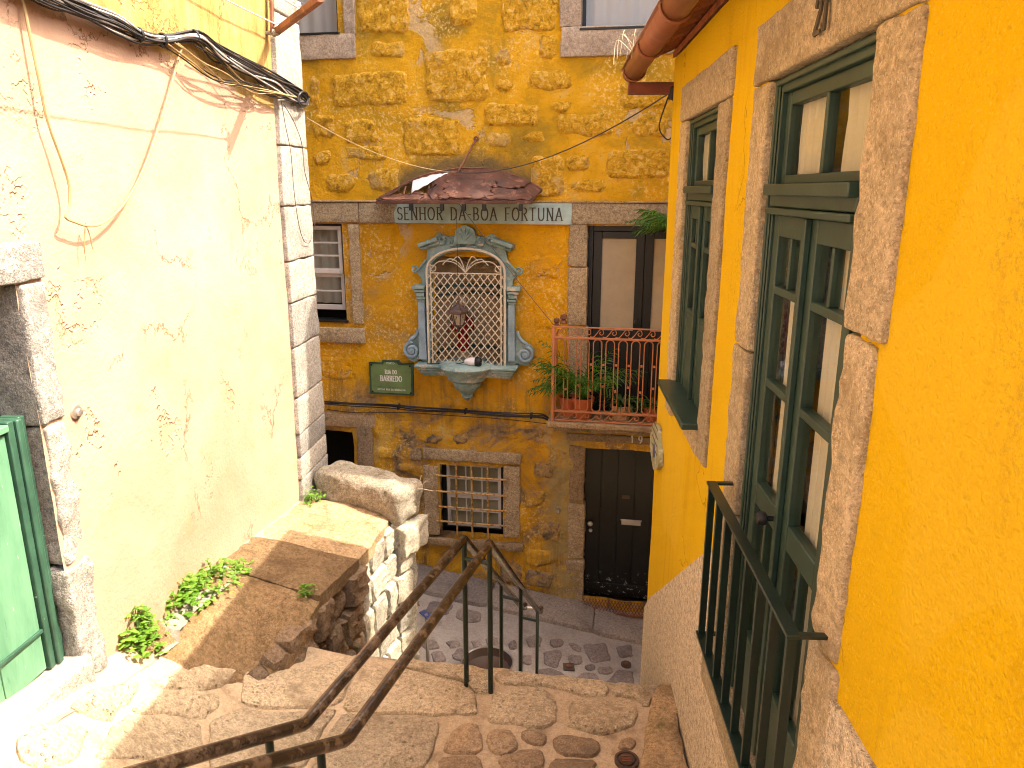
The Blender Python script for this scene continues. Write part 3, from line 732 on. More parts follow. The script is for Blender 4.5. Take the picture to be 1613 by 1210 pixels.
plat_slab(3.80, 4.732, M['platform'], -.05, h=.010, seed=3, skew0=.42)
# rough mortar fillet along the foot of the wall
mb = MB()
def fil(a, b):
    Y = 2.6 + 4.2*a; w = .13 + .05*noise.noise((Y*3, 2, 1)); t = b
    X = wallX(Y) + .0 + w*t; base_ = plat_z(wallX(Y)+.1, Y) if Y > 3.9 else land_z(wallX(Y)+.1, Y)
    return (X, Y, base_ + .06*(1-t)**1.3 + .012*noise.noise((Y*9, t*3, 4)) - .015)
mb.grid(fil, 130, 6); part('mortar_fillet', mb, M['concrete'], platform)

# parapet: dark rubble below the platform, pale squared stones at the corner, a worn cap block
parapet = thing('stone_parapet', 'rough granite retaining wall with a mossy cap block beside the stairs', 'stone wall', WD, (-1.2, 5.4, -5.0))
core = MB(); pl = [(e[0]-.06, e[1]) for e in EDGE[1:]] + [(-1.03, 6.12), (-1.03, 6.52), (-1.9, 6.72), (-1.95, 4.25)]
core.slab(pl, -5.3, -2.99); part('wall_core', core, M['mortar'], parapet)
def face_stone(p, q, z0, z1, out, mat, seed, n=(7,6), amp=.03, name='stone'):
    """a stone in the face: between plan points p and q, bulging out to the right of p->q"""
    p, q = Vector(p), Vector(q); t = (q-p); nrm = Vector((t.y, -t.x)).normalized(); mb = MB(); nu, nv = n
    def fn(a, b):
        ed = min(a, 1-a)*nu, min(b, 1-b)*nv; e = min(1, min(ed)/1.05); rnd = e
        jag = .05*noise.noise((b*2.3+seed, a*1.9, seed))
        s = a + jag*(1 if 0 < a < 1 else .5); P = p + t*s
        d = -.035 + (out + .035)*rnd + amp*(.6*noise.noise((a*2.2+seed*5, b*2.2, seed)) + .45*noise.noise((a*7+seed, b*7, seed)) + .3*noise.noise((a*15+seed, b*15, seed)))*rnd
        zz = z0 + (z1-z0)*(b + .04*noise.noise((a*2.5, b*2+seed, 3)))
        P = P + nrm*d; return (P.x, P.y, zz)
    mb.grid(fn, nu, nv); return part(name, mb, mat, parapet)
E = [Vector(e) for e in EDGE]; rs = random.Random(11)
# rubble courses between the near end and the light corner (plan points on the edge)
def along(Y): return Vector((edgeX(Y) - .03, Y))
for Ya, Yb in ((4.02,4.15),(4.155,4.33)):
    zt_ = plat_z(*along(Ya)) - .10; face_stone(along(Ya), along(Yb), zt_-.32, zt_, .05, M['rubble'], Ya*7, amp=.04)
zc = -2.87; course = 0
while zc > -5.0:
    h = rs.uniform(.26, .36); Yc = 4.28 + rs.uniform(-.06, .1); 
    while Yc < 5.38:
        L = rs.uniform(.22, .36); Y1 = min(5.42, Yc+L)
        if Y1 - Yc > .08: face_stone(along(Yc+.006), along(Y1-.006), zc-h+.008, zc + rs.uniform(-.01,.02), rs.uniform(.03, .11), M['rubble'], rs.random()*30, n=(11,10), amp=.06)
        Yc = Y1
    zc -= h; course += 1
zc = -2.90; k = 0
def corner_pt(s):
    """run of the pale corner: 0..1 along the platform edge, 1..2 round the end"""
    a = Vector((edgeX(5.42)-.03, 5.42)); b = Vector((-1.07, 6.08)); c = Vector((-.94, 6.30)); d = Vector((-.97, 6.55))
    if s < 1: return a + (b-a)*s
    if s < 1.6: return b + (c-b)*(s-1)/.6
    return c + (d-c)*(s-1.6)/.4
while zc > -5.05:
    h = rs.uniform(.24, .34); cuts = [0] + sorted([.32 + rs.uniform(-.1,.1), .68 + rs.uniform(-.1,.1)]) + [1.0 + rs.uniform(-.05,.1), 1.6, 2.0]
    for a, b in zip(cuts, cuts[1:]):
        face_stone(corner_pt(a+.012), corner_pt(b-.012), zc-h+.012, zc-.004, rs.uniform(.008, .04), M['ashlar'], rs.random()*30, n=(13,12), amp=.028)
    zc -= h
# cap block lying across the far end
c0, c1 = ground_hit(499, 790, -2.84), ground_hit(612, 817, -2.84)
cd = Vector(c1) - Vector(c0); ca = atan2(cd.y, cd.x); CF = Frame(c0[0], c0[1], math.degrees(ca))
cb = MB().rock(-.06, cd.length + .12, 0, .42, -2.90, -2.53, r=.085, amp=.034, cell=.035, most=34, seed=3, freq=5)
cb.v = [(lambda q: (q.x, q.y, q.z - H))(CF.w(x, y, z - .05*x + .02*y)) for x, y, z in cb.v]
part('cap_block', cb, M['cap_stone'], parapet, label='long rounded cap stone, mossy brown on its near face')
cb2 = MB().rock(cd.length - .04, cd.length + .15, .03, .44, -3.24, -2.93, r=.035, amp=.035, cell=.035, seed=9, freq=8)
cb2.v = [(lambda q: (q.x, q.y, q.z - H))(CF.w(x, y, z)) for x, y, z in cb2.v]
part('stone', cb2, M['ashlar'], parapet)

# ================================================================== buildings
def facade(parent, x0, x1, z0, z1, holes, mat, cell, disp, fine=None, name='facade'):
    """a wall face with openings, its surface uneven by disp(x, z)"""
    fx0, fx1, fz0, fz1 = fine or (x0, x1, z0, z1)
    def lines(a, b, fa, fb, ed):
        L = [a, b] + ed; t = fa
        while t < fb: L.append(t); t += cell
        t = a
        while t < b:
            if not (fa <= t <= fb): L.append(t)
            t += .4
        L = sorted(set(round(q, 4) for q in L if a <= q <= b)); out = [L[0]]
        for q in L[1:]:
            if q - out[-1] < cell*.25:
                if q in E_: out[-1] = q
                continue
            out.append(q)
        return out
    E_ = set(round(q, 4) for h in holes for q in h[:2]); xs = lines(x0, x1, fx0, fx1, list(E_))
    E_ = set(round(q, 4) for h in holes for q in h[2:]); zs = lines(z0, z1, fz0, fz1, list(E_))
    mb = MB(); nx = len(xs)
    for z in zs:
        for x in xs: mb.v.append((x, -disp(x, z), z))
    for j in range(len(zs)-1):
        for i in range(nx-1):
            cx, cz = (xs[i]+xs[i+1])/2, (zs[j]+zs[j+1])/2
            if any(h[0] < cx < h[1] and h[2] < cz < h[3] for h in holes): continue
            mb.f.append((j*nx+i, j*nx+i+1, (j+1)*nx+i+1, (j+1)*nx+i))
    return part(name, mb, mat, parent, angle=80)
def shell(parent, x0, x1, y1, z0, z1, mat, ceil=True):
    mb = MB().add([(x0,0,z0),(x1,0,z0),(x1,y1,z0),(x0,y1,z0),(x0,0,z1),(x1,0,z1),(x1,y1,z1),(x0,y1,z1)], [(1,2,6,5),(2,3,7,6),(3,0,4,7)] + ([(4,5,6,7)] if ceil else []))
    return part('side_wall', mb, mat, parent, smooth=False)
def curtain(x0, x1, y, z0, z1, folds=7, amp=.02, seed=0, gather=.0):
    def fn(a, b):
        x = x0 + (x1-x0)*(a + .012*noise.noise((a*5+seed, b*2, 1)))
        ph = a*folds*2*pi + 1.5*noise.noise((a*4+seed, b*.8, 2))
        return (x, y + amp*sin(ph)*(.55+.45*b) + .5*amp*noise.noise((a*9, b*1.3, seed)), z0 + (z1-z0)*b)
    return MB().grid(fn, folds*8, 10)
def glaze(parent, x0, x1, z0, z1, y):
    part('pane', MB().box(x0, x1, y, y+.004, z0, z1), M['glass'], parent, smooth=False)

# ------------------------------------------------------------------ yellow house on the right
DX0, DX1, DZ0, DZ1 = -2.86, -1.94, -2.10, .385        # french window opening
WX0, WX1, WZ0, WZ1 = -4.62, -3.73, -1.21, .40         # sash window opening
XC = -5.40                                             # street corner
house = thing('yellow_house', 'bright yellow rendered house with green french window and granite surrounds', 'house', RW, (-2.5, 0, -5.2))
facade(house, XC, 3.2, -5.6, .84, [(DX0-.08, DX1+.08, DZ0-.06, DZ1+.08), (WX0-.08, WX1+.08, WZ0-.06, WZ1+.08)], M['yellow'], .08,
       lambda x, z: .006*fbm(x*1.2, z*1.2, 3, 3) - (.035*smoothstep(XC+.06, XC, x)), fine=(XC, .2, -4.2, .84))
sh = MB().add([(XC,.03,-5.6),(XC,4.5,-5.6),(XC,4.5,1.8),(XC,.03,.84)], [(0,3,2,1)])
sh.add([(3.2,0,-5.6),(3.2,4.5,-5.6),(3.2,4.5,1.8),(3.2,0,.84)], [(0,1,2,3)]).add([(XC,4.5,-5.6),(3.2,4.5,-5.6),(3.2,4.5,1.8),(XC,4.5,1.8)], [(1,0,3,2)])
part('side_wall', sh, M['yellow'], house, smooth=False)
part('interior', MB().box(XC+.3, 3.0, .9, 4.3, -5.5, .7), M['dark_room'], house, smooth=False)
# grey roughcast plinth, its upper edge falling with the stairs
top = [(3.2,-1.31),(-1.2,-1.31),(-2.3,-1.36),(-2.9,-1.50),(-3.3,-1.70),(-3.9,-2.14),(-4.6,-2.66),(-5.1,-3.02),(XC+.02,-3.28)]
pm = MB(); n = 60
tp = []
for i in range(n+1):
    x = XC + .02 + (3.18 - XC)*i/n
    for a, b in zip(top, top[1:]):
        if b[0] <= x <= a[0]: z = b[1] + (a[1]-b[1])*(x-b[0])/(a[0]-b[0])
    tp.append((x, z + .008*noise.noise((x*5, 1, 1))))
def segs(lo, hi): return [(lo, [p for p in tp if p[0] >= lo and p[0] <= hi], hi)]
for lo, hi in ((XC+.02, DX0-.20), (DX1+.19, 3.2)):
    P = [p for p in tp if lo < p[0] < hi]
    zl = lambda x: min(tp, key=lambda q: abs(q[0]-x))[1]
    pm.plate([(lo, -5.6), (hi, -5.6), (hi, zl(hi))] + P[::-1] + [(lo, zl(lo))], -.016, .01)
pm.plate([(DX0-.20, -5.6), (DX1+.19, -5.6), (DX1+.19, -2.28), (DX0-.20, -2.28)], -.016, .01)
pm.add([(XC-.012,.004,-5.6),(XC-.012,4.5,-5.6),(XC-.012,4.5,-3.5),(XC-.012,.004,-3.3)], [(0,3,2,1)])
part('plinth', pm, M['plinth'], house, smooth=False)
# granite surrounds, stone by stone
def stone(parent, x0, x1, z0, z1, y0=-.022, y1=.16, mat='granite_beige', seed=0, **kw):
    return part('stone', MB().rock(x0, x1, y0, y1, z0, z1, r=kw.get('r', .014), amp=kw.get('amp', .006), cell=.04, most=30, seed=seed, freq=kw.get('freq', 13)), M[mat], parent)
stone(house, DX0-.23, DX1+.24, DZ1, DZ1+.22, seed=1)
stone(house, DX0-.22, DX0, -.62, DZ1-.004, seed=2); stone(house, DX0-.225, DX0, -1.32, -.624, seed=3); stone(house, DX0-.22, DX0, -2.1, -1.324, seed=4)
stone(house, DX1, DX1+.235, -.355, DZ1-.004, seed=5, amp=.008, r=.016, freq=16); stone(house, DX1+.012, DX1+.20, -1.25, -.36, seed=6, amp=.012, r=.02, freq=18); stone(house, DX1+.004, DX1+.215, -2.1, -1.256, seed=7, amp=.010, freq=16)
stone(house, DX0-.26, DX1+.25, DZ0-.17, DZ0, y0=-.05, y1=.3, seed=8)
stone(house, WX0-.24, WX1+.23, WZ1, WZ1+.21, seed=9)
stone(house, WX0-.23, WX0, WZ0-.22, WZ1-.004, seed=10); stone(house, WX1, WX1+.22, WZ0-.15, WZ1-.004, seed=11)
stone(house, WX0+.003, WX1-.003, WZ0-.17, WZ0-.004, y1=.2, seed=12)
def win_unit(name, x0, x1, z0, z1, ztr, lay, sill_h):
    """fixed frame, fanlight over a moulded transom, two leaves with glazing bars"""
    G = M['green_frame']; yf = .016; fr = MB(); w = .055
    fr.box(x0-.05, x0+w, yf, yf+.09, z0, z1); fr.box(x1-w, x1+.05, yf, yf+.09, z0, z1); fr.box(x0+w, x1-w, yf+.001, yf+.09, z1-w, z1)
    fr.box(x0+.012, x0+.03, yf-.014, yf, z0, z1-.012); fr.box(x0+.036, x0+.046, yf-.008, yf, z0, z1-.03); fr.box(x0+.012, x1-.012, yf-.0145, yf, z1-.03, z1-.012)
    fr.box(x1-.03, x1-.012, yf-.014, yf, z0, z1-.012)
    f = part(name, fr, G, house, bevel=.004)
    tr = MB(); tr.box(x0+w, x1-w, yf-.012, yf+.08, ztr-.06, ztr); tr.box(x0+w-.002, x1-w+.002, yf-.04, yf+.03, ztr-.02, ztr+.02); tr.box(x0+w+.001, x1-w-.001, yf-.028, yf+.03, ztr-.085, ztr-.062)
    part('transom', tr, G, f, bevel=.005)
    xm = (x0+x1)/2; q = .045
    fl = MB(); a0, a1, b0, b1 = x0+w, x1-w, ztr+.02, z1-w
    fl.box(a0, a0+q, yf+.02, yf+.06, b0, b1); fl.box(a1-q, a1, yf+.02, yf+.06, b0, b1); fl.box(a0+q, a1-q, yf+.021, yf+.06, b1-q, b1); fl.box(a0+q, a1-q, yf+.019, yf+.06, b0, b0+.03)
    fl.box(xm-.012, xm+.012, yf+.022, yf+.058, b0+.03, b1-q)
    part('fanlight', fl, G, f, bevel=.004)
    glaze(f, a0+q, xm-.012, b0+.03, b1-q, yf+.04); glaze(f, xm+.012, a1-q, b0+.03, b1-q, yf+.04)
    part('curtain', curtain(a0+.03, xm-.05, yf+.066, b0-.0, b1, 5, .013, 1), M['curtain'], f); part('curtain', curtain(xm+.05, a1+.02, yf+.066, b0, b1, 6, .013, 2), M['curtain'], f)
    zt = ztr - .088; k = 0
    for s0, s1 in ((x0+w+.004, xm-.003), (xm+.003, x1-w-.004)):
        lf = MB(); st = .062
        lf.box(s0, s0+st, yf+.01, yf+.055, z0, zt); lf.box(s1-st, s1, yf+.01, yf+.055, z0, zt)
        lf.box(s0+st, s1-st, yf+.011, yf+.055, zt-.075, zt); zz = zt - .075; i0, i1 = s0+st, s1-st; ic = (i0+i1)/2
        lf2 = []
        for kind, zb in lay:
            rb = .03 if kind != 'solid' else .09
            if kind == 'two': lf.box(ic-.009, ic+.009, yf+.014, yf+.05, zb+rb, zz); lf2 += [(i0, ic-.009, zb+rb, zz), (ic+.009, i1, zb+rb, zz)]
            else: lf2.append((i0, i1, zb+rb, zz))
            lf.box(i0, i1, yf+.012, yf+.052, zb, zb+rb); zz = zb
        lf.box(i0, i1, yf+.013, yf+.05, z0, zz)
        if k == 0: lf.box(s1-.016, s1+.018, yf-.012, yf+.01, z0+.01, zt)
        o = part('casement', lf, G, f, bevel=.004); k += 1
        for a, b, c, d in lf2: glaze(f, a, b, c, d, yf+.03)
        m1 = lay[-1][1]
        part('curtain', curtain(s0+.085, s1-.01, yf+.066, m1-.2, zt-.06, 4, .013, 5+k), M['curtain'], f)
    return f
fd = win_unit('french_window', DX0, DX1, DZ0, DZ1, .0, [('two', -.37), ('one', -.72), ('solid', -1.20), ('two', -1.80)], 0)
kn = MB().lathe([(0,-.075),(.02,-.074),(.027,-.06),(.024,-.045),(.010,-.038),(.009,-.01),(.02,-.006),(.02,0)], ((DX0+DX1)/2-.035, .026, -1.13), 14, 'y')
part('knob', kn, M['black'], fd)
sw = win_unit('sash_window', WX0, WX1, WZ0, WZ1, .0, [('two', -.33), ('one', -.72)], 0)
sl = MB(); sl.bar((WX0-.03,-.02,WZ0+.01), (WX1+.03,-.02,WZ0+.01), .17, .035)
part('sill', sl, M['green_frame'], sw, bevel=.006)
# eave: tiles, boards and a half-round gutter
roof = MB().add([(XC-.05,.0,.86),(3.3,.0,.86),(3.3,2.6,2.13),(XC-.05,2.6,2.13),(XC-.05,.0,.90),(3.3,.0,.90),(3.3,2.6,2.16),(XC-.05,2.6,2.16)], [(0,3,2,1),(4,5,6,7),(0,1,5,4),(1,2,6,5),(2,3,7,6),(3,0,4,7)])
roof.add([(XC-.05,2.6,2.13),(3.3,2.6,2.13),(3.3,5.0,1.0),(XC-.05,5.0,1.0)], [(0,3,2,1)])
ro = part('roof', roof, M['tile'], house, smooth=False)
tl = MB()
def tilefn(up):
    def fn(a, b):
        r = .085 - .014*b if up else .075 + .012*b
        an = pi*a; return (r*cos(an), .46*b, (r*sin(an)*.72 if up else -r*sin(an)*.6))
    return fn
tm = MB().grid(tilefn(True), 8, 3); t2 = MB().grid(tilefn(True), 8, 3); t2.v = [(x*.88, y, z*.88-.006) for x, y, z in t2.v]; tm.add(t2.v, [f[::-1] for f in t2.f])
cm = MB().grid(tilefn(False), 8, 3); c2 = MB().grid(tilefn(False), 8, 3); c2.v = [(x*.9, y, z*.9+.006) for x, y, z in c2.v]; cm.add(c2.v, [f[::-1] for f in c2.f])
me_t, me_c = mesh_of('roof_tile', tm, M['tile']), mesh_of('roof_tile_pan', cm, M['tile']); rs = random.Random(5)
x = XC + .03
while x < 3.2:
    for r_ in range(4):
        y = -.20 + .42*r_; z = .822 + (y+.20)*.464
        inst('roof_tile', me_c, ro, (x + rs.uniform(-.006,.006), y + rs.uniform(-.012,.012), z + .055), (radians(22 + rs.uniform(-1,1)), 0, rs.uniform(-.02,.02)))
        inst('roof_tile', me_t, ro, (x + .105, y + rs.uniform(-.015,.015), z + .07), (radians(22 + rs.uniform(-1,1)), 0, rs.uniform(-.02,.02)))
    x += .21
gy, gz, gr = -.268, .775, .066
gm = MB(); pr = [(gy + gr*cos(a), gz + gr*sin(a)*1.0) for a in [pi + pi*i/14 for i in range(15)]]; pr = [(gy-gr-.012, gz+.012), (gy-gr, gz+.012)] + pr + [(gy+gr, gz+.03)]
for L0, L1 in ((XC-.06, -3.5), (-3.5, -1.5), (-1.5, .5), (.5, 3.2)):
    gm.add([(xx, y, z) for xx in (L0, L1) for y, z in pr], [(i, i+1, len(pr)+i+1, len(pr)+i) for i in range(len(pr)-1)])
gm.add([(XC-.06, y, z) for y, z in pr[2:-1]] , [tuple(range(len(pr)-3))])
gt = part('gutter', gm, M['gutter'], house); sd = gt.modifiers.new('solidify', 'SOLIDIFY'); sd.thickness = .005
for xx in (XC+.10, XC+1.0, XC+1.9, XC+2.9, XC+3.9):
    part('gutter_clip', MB().tube([(xx, y, z) for y, z in [(gy + (gr+.008)*cos(pi + pi*i/12), gz + (gr+.008)*sin(pi + pi*i/12)) for i in range(13)]], .008, 6), M['gutter'], gt)
part('eave_board', MB().box(XC-.005, XC+.06, -.30, .02, .625, .70), M['wood_eave'], house, bevel=.006)
# vines / dry stalks caught in the gutter are a thing of their own
dm = MB(); rs = random.Random(2)
for i in range(7):
    p = Vector((XC+.66+rs.uniform(-.05,.05), gy-gr+rs.uniform(-.01,.02), gz+.02)); q = p + Vector((rs.uniform(-.12,.12), rs.uniform(-.1,.02), rs.uniform(.02,.12))); e = q + Vector((rs.uniform(-.06,.06), -.02, -rs.uniform(.03,.2)))
    dm.tube(spline([p, q, e], 4), .0022, 4)
solo('dry_stalks', dm, M['twig'], 'dry pale stalks sticking out of the brown gutter', 'plant debris', RW)

# iron guard in front of the french window
ig = thing('window_railing', 'dark green iron railing across the french window of the yellow house', 'railing', RW, (-2.35, -.08, -1.95))
rx0, rx1, zt, zb, yo = -2.93, -1.80, -1.195, -1.91, -.105
part('top_rail', MB().box(rx0, rx1, yo-.02, yo+.02, zt-.006, zt+.006), M['green_rail'], ig, bevel=.002)
for xx in (rx0+.012, rx1-.012): part('rail_return', MB().box(xx-.012, xx+.012, yo+.0205, -.01, zt-.0055, zt+.0055), M['green_rail'], ig, bevel=.002)
part('bottom_rail', MB().box(rx0, rx1+.1, yo-.022, yo+.022, zb-.006, zb+.006), M['green_rail'], ig, bevel=.002)
for xx in (rx0+.014, rx1-.03): part('rail_return', MB().box(xx-.012, xx+.012, yo+.0225, -.01, zb-.0055, zb+.0055), M['green_rail'], ig, bevel=.002)
nb = 8
for i in range(nb):
    xx = rx0 + .02 + (rx1-rx0-.04)*i/(nb-1)
    part('bar', MB().box(xx-.009, xx+.009, yo-.014, yo+.014, zb+.006, zt-.006), M['green_rail'], ig, bevel=.002)

# ------------------------------------------------------------------ cream building on the left
PX0, PX1 = 6.26, 7.02                                   # corner pillar
lo = thing('cream_building', 'sunlit cream plastered building with granite corner and green half door', 'building', LW, (3.5, 0, -3.2))
jx = LW.hit(64, 440)[0]; jin = jx - .165
ltop, lbot = LW.hit(64, 378)[1], LW.hit(60, 440)[1]
dbot = -2.32
facade(lo, -3.5, PX1-.03, -5.6, 4.6, [(jin-.95, jin, dbot-.5, lbot)], M['cream'], .035,
       lambda x, z: .018*fbm(x*.8, z*.8, 5, 3) + .004*fbm(x*4, z*4, 9, 3) - .010*max(0, fbm(x*1.7, z*1.7, 12, 5)-.25), fine=(2.2, PX0, -3.0, 1.6))
lsh = MB().add([(PX1,0.05,-5.6),(PX1,5,-5.6),(PX1,5,4.6),(PX1,.05,4.6)], [(0,1,2,3)]).add([(-3.5,0,4.6),(PX1,0.05,4.6),(PX1,5,4.6),(-3.5,5,4.6)], [(0,1,2,3)])
lsh.add([(-3.5,5,-5.6),(PX1,5,-5.6),(PX1,5,4.6),(-3.5,5,4.6)], [(1,0,3,2)]).add([(-3.5,0,-5.6),(-3.5,5,-5.6),(-3.5,5,4.6),(-3.5,0,4.6)], [(0,3,2,1)])
part('side_wall', lsh, M['cream'], lo, smooth=False)
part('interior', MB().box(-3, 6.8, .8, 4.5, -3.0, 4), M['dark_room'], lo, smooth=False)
# corner pillar of pale granite blocks, leaning a little
cuts = [-5.3, -4.6, -3.9, -3.3]
for v in (724, 690, 655, 600, 525, 460, 400, 322, 238, 60): cuts.append(LW.hit(500, v)[1])
cuts += [1.9, 2.7, 3.6, 4.6]; cuts = sorted(cuts); kept = [cuts[0]]
for c in cuts[1:]:
    if c - kept[-1] > .2: kept.append(c)
EP = [LW.hit(u, v, .045)[::-1] for u, v in ((478,790),(475,720),(461,480),(448,320),(432,0))]
def pillar_edge(z):
    if z <= EP[0][0]: return EP[0][1]
    for p, q in zip(EP, EP[1:]):
        if p[0] <= z <= q[0]: return p[1] + (q[1]-p[1])*(z-p[0])/(q[0]-p[0])
    return EP[-1][1]
for i, (a, b) in enumerate(zip(kept, kept[1:])):
    pb = MB().rock(PX0, PX1 + .012*noise.noise((i*1.3,4,2)), -.045, .35, a+.002, b-.002, r=.016, amp=.010, cell=.05, most=20, seed=i+60)
    pb.v = [(x + (pillar_edge(z) - PX0 + .006*noise.noise((i*2.2,1,1)))*(PX1-x)/(PX1-PX0), y, z) for x, y, z in pb.v]
    part('pillar_block', pb, M['granite_pale'], lo)
# door surround
part('stone', MB().rock(jin-1.2, jx+.01, -.03, .18, lbot, ltop, r=.014, amp=.01, cell=.05, seed=71), M['granite_pale'], lo)
zj = LW.hit(58, 675)[1]
part('stone', MB().rock(jin, jx, -.03, .24, zj, lbot-.004, r=.02, amp=.012, cell=.05, seed=72), M['granite_pale'], lo)
part('stone', MB().rock(jin+.012, jx+.008, -.028, .24, zj-.72, zj-.004, r=.025, amp=.03, cell=.045, seed=73), M['granite_pale'], lo)
part('stone', MB().rock(jin-.01, jx+.02, -.03, .24, dbot-.3, zj-.724, r=.025, amp=.035, cell=.045, seed=74), M['granite_pale'], lo)
part('stone', MB().rock(jin-1.2, jin-.95, -.03, .24, dbot-.3, lbot-.004, r=.02, amp=.02, cell=.06, seed=76), M['granite_pale'], lo)
th = MB().rock(jin-1.1, jin+.04, -.06, .4, dbot-.4, dbot+.06, r=.02, amp=.015, cell=.06, seed=75)
th.v = [(x, y, z - .16*(x - jin) if False else z + .17*(jin-x)*0) for x, y, z in th.v]
part('threshold', th, M['granite_pale'], lo)
hd = part('door', MB().box(jin-.93, jin-.125, .075, .115, dbot+.065, -1.045), M['door_green'], lo, bevel=.005, label='green painted lower half door with peeling paint')
for a, b in ((jin-.92, jin-.66), (jin-.655, jin-.395), (jin-.39, jin-.13)):
    part('board', MB().box(a, b, .066, .0745, dbot+.075, -1.055), M['door_green'], hd, bevel=.003)
part('rail', MB().box(jin-.93, jin-.125, .052, .0655, dbot+.27, dbot+.29), M['door_green_dark'], hd, bevel=.003)
part('rail', MB().box(jin-.935, jin-.12, .045, .12, -1.044, -1.01), M['door_green'], hd, bevel=.006)
part('door_frame', MB().box(jin-.122, jin-.085, .05, .16, dbot+.062, -1.0), M['door_green_dark'], lo, bevel=.005)
part('door_frame', MB().box(jin-.082, jin-.045, .035, .16, dbot+.062, -1.0), M['door_green_dark'], lo, bevel=.008)
part('door_frame', MB().box(jin-.042, jin-.002, .06, .16, dbot+.062, -1.0), M['door_green_dark'], lo, bevel=.005)
bx, bz = LW.hit(117, 649)
bl = MB().lathe([(0,-.028),(.016,-.026),(.02,-.012),(.035,-.008),(.037,0),(.037,.02)], (bx, -.01, bz), 16, 'y')
solo('door_bell', bl, M['chrome'], 'small round metal bell push on the cream wall', 'door bell', LW)

# ------------------------------------------------------------------ ochre building across the street
far = thing('ochre_building', 'weathered ochre stone building facing the stairs with shrine and balcony', 'building', FW, (0, 0, -5.2))
def R_(u0, v0, u1, v1, d=0):
    x0, z1 = FW.hit(u0, v0, d); x1, z0 = FW.hit(u1, v1, d)
    return [x0, x1, z0, z1]
uw = R_(470, -120, 533, 55); uw[0] -= .55; uw2 = R_(917, -120, 1090, 43)
mw = R_(470, 352, 547, 508); mw[0] -= .3
bd = R_(926, 356, 1085, 662); ld = R_(921, 705, 1045, 950); gw = R_(694, 730, 793, 842); dw = R_(470, 676, 560, 762)
ni = R_(684, 404, 796, 576)
def fdisp(x, z):
    a = .010*fbm(x*1.1, z*1.1, 2, 4) + .004*fbm(x*6, z*6, 4, 3)
    lowk = smoothstep(-2.3, -3.0, z)
    a += lowk*(.042*fbm(x*1.9, z*1.9, 7, 4) + .022*abs(fbm(x*5, z*5, 8, 3)))
    return a
facade(far, -7, 6, -6.0, 4.5, [uw, uw2, mw, bd, ld, gw, dw, ni], M['ochre'], .034, fdisp, fine=(-2.9, 2.4, -5.3, 2.3))
shell(far, -7, 6, 5, -6.0, 4.5, M['ochre'])
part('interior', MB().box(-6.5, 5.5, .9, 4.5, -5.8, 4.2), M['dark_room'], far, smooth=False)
wx, wy = FW.local(3.0, 6.42)  # unseen wing, added to shade the street and part of the pillar
wg = MB().box(wx, wx+3.5, wy, -.02, -6.0, 5.35); wg.add([(wx,wy,5.35),(wx+3.5,wy,5.35),(wx+3.5,-.02,5.35),(wx,-.02,5.35),(wx,(wy-.02)/2,6.2),(wx+3.5,(wy-.02)/2,6.2)], [(0,1,5,4),(2,3,4,5),(0,4,3),(1,2,5)])
wgo = part('shading_wing', wg, M['ochre'], far, smooth=False)
for zz in (-3.6, -.6, 2.2): part('window', MB().box(wx-.03, wx-.002, wy+.5, wy+1.3, zz, zz+1.5), M['dark_frame'], wgo, bevel=.01)
# rough blocks showing through the paint
def wall_stone(u0, v0, u1, v1, mat, seed, lift=.022):
    x0, x1, z0, z1 = R_(u0, v0, u1, v1); nu, nv = max(6, int((x1-x0)/.024)), max(5, int((z1-z0)/.024)); mb = MB()
    def fn(a, b):
        da, db = min(a, 1-a)*(x1-x0), min(b, 1-b)*(z1-z0); wob = .02*noise.noise((a*4+seed, b*4, 1))
        e = smoothstep(-.005, .03, min(da, db) + wob); e *= smoothstep(.0, .07, sqrt(da*da+db*db) - .01 + wob)
        x = x0 + (x1-x0)*a + .03*noise.noise((b*3, seed, a)); z = z0 + (z1-z0)*b + .03*noise.noise((a*3, seed+5, b))
        h = fdisp(x, z) - .012 + e*(lift + .012 + .014*fbm(x*8, z*8, seed, 4) + .010*noise.noise((x*26, z*26, seed)))
        return (x, -h, z)
    mb.grid(fn, nu, nv); part('stone', mb, mat, far, angle=80)
US = [(300,-60,610,190),(370,240,590,335),(150,420,600,610),(690,290,1060,590),(830,-20,1000,150),(1130,-40,1460,180),(1350,200,1460,340),(560,680,900,900),
 (225,690,420,830),(240,840,480,930),(1035,600,1355,730),(1050,760,1200,850),(1260,760,1390,820),(1290,410,1540,520),(1420,580,1540,650),(40,660,180,800),
 (20,440,95,640),(50,870,160,960),(120,1000,290,1110),(370,970,550,1110),(1300,900,1500,1140),(1100,450,1200,530),(1100,280,1190,380)]
for i, q in enumerate(US): wall_stone(480+q[0]/3.667, q[1]/3.667, 480+q[2]/3.667, q[3]/3.667, M['painted_stone'], i*2.3)
UR = [(1330,290,1510,395),(1100,415,1300,495),(1370,420,1500,495),(1280,540,1510,650),(1130,560,1220,620),(1150,650,1280,700)]
for i, q in enumerate(UR): wall_stone(400+q[0]/2.304, q[1]/2.304, 400+q[2]/2.304, q[3]/2.304, M['painted_stone'], 50+i*2.3)
LS = [(390,300,480,345),(520,178,600,222),(650,170,720,222),(960,680,1080,760),(970,770,1090,850),(440,715,515,785),(450,800,560,880),(1010,870,1110,960),
 (590,790,690,850),(310,230,420,290),(320,330,400,400),(1000,300,1090,370),(960,420,1050,500),(1040,560,1120,650),(860,740,950,830),(840,860,960,930),(720,880,830,950),(560,900,680,960),(420,400,500,480),(430,560,500,640)]
for i, q in enumerate(LS): wall_stone(480+q[0]/2.78, 620+q[1]/2.78, 480+q[2]/2.78, 620+q[3]/2.78, M['bare_stone'] if i % 3 else M['ochre'], 90+i*2.3, .035)
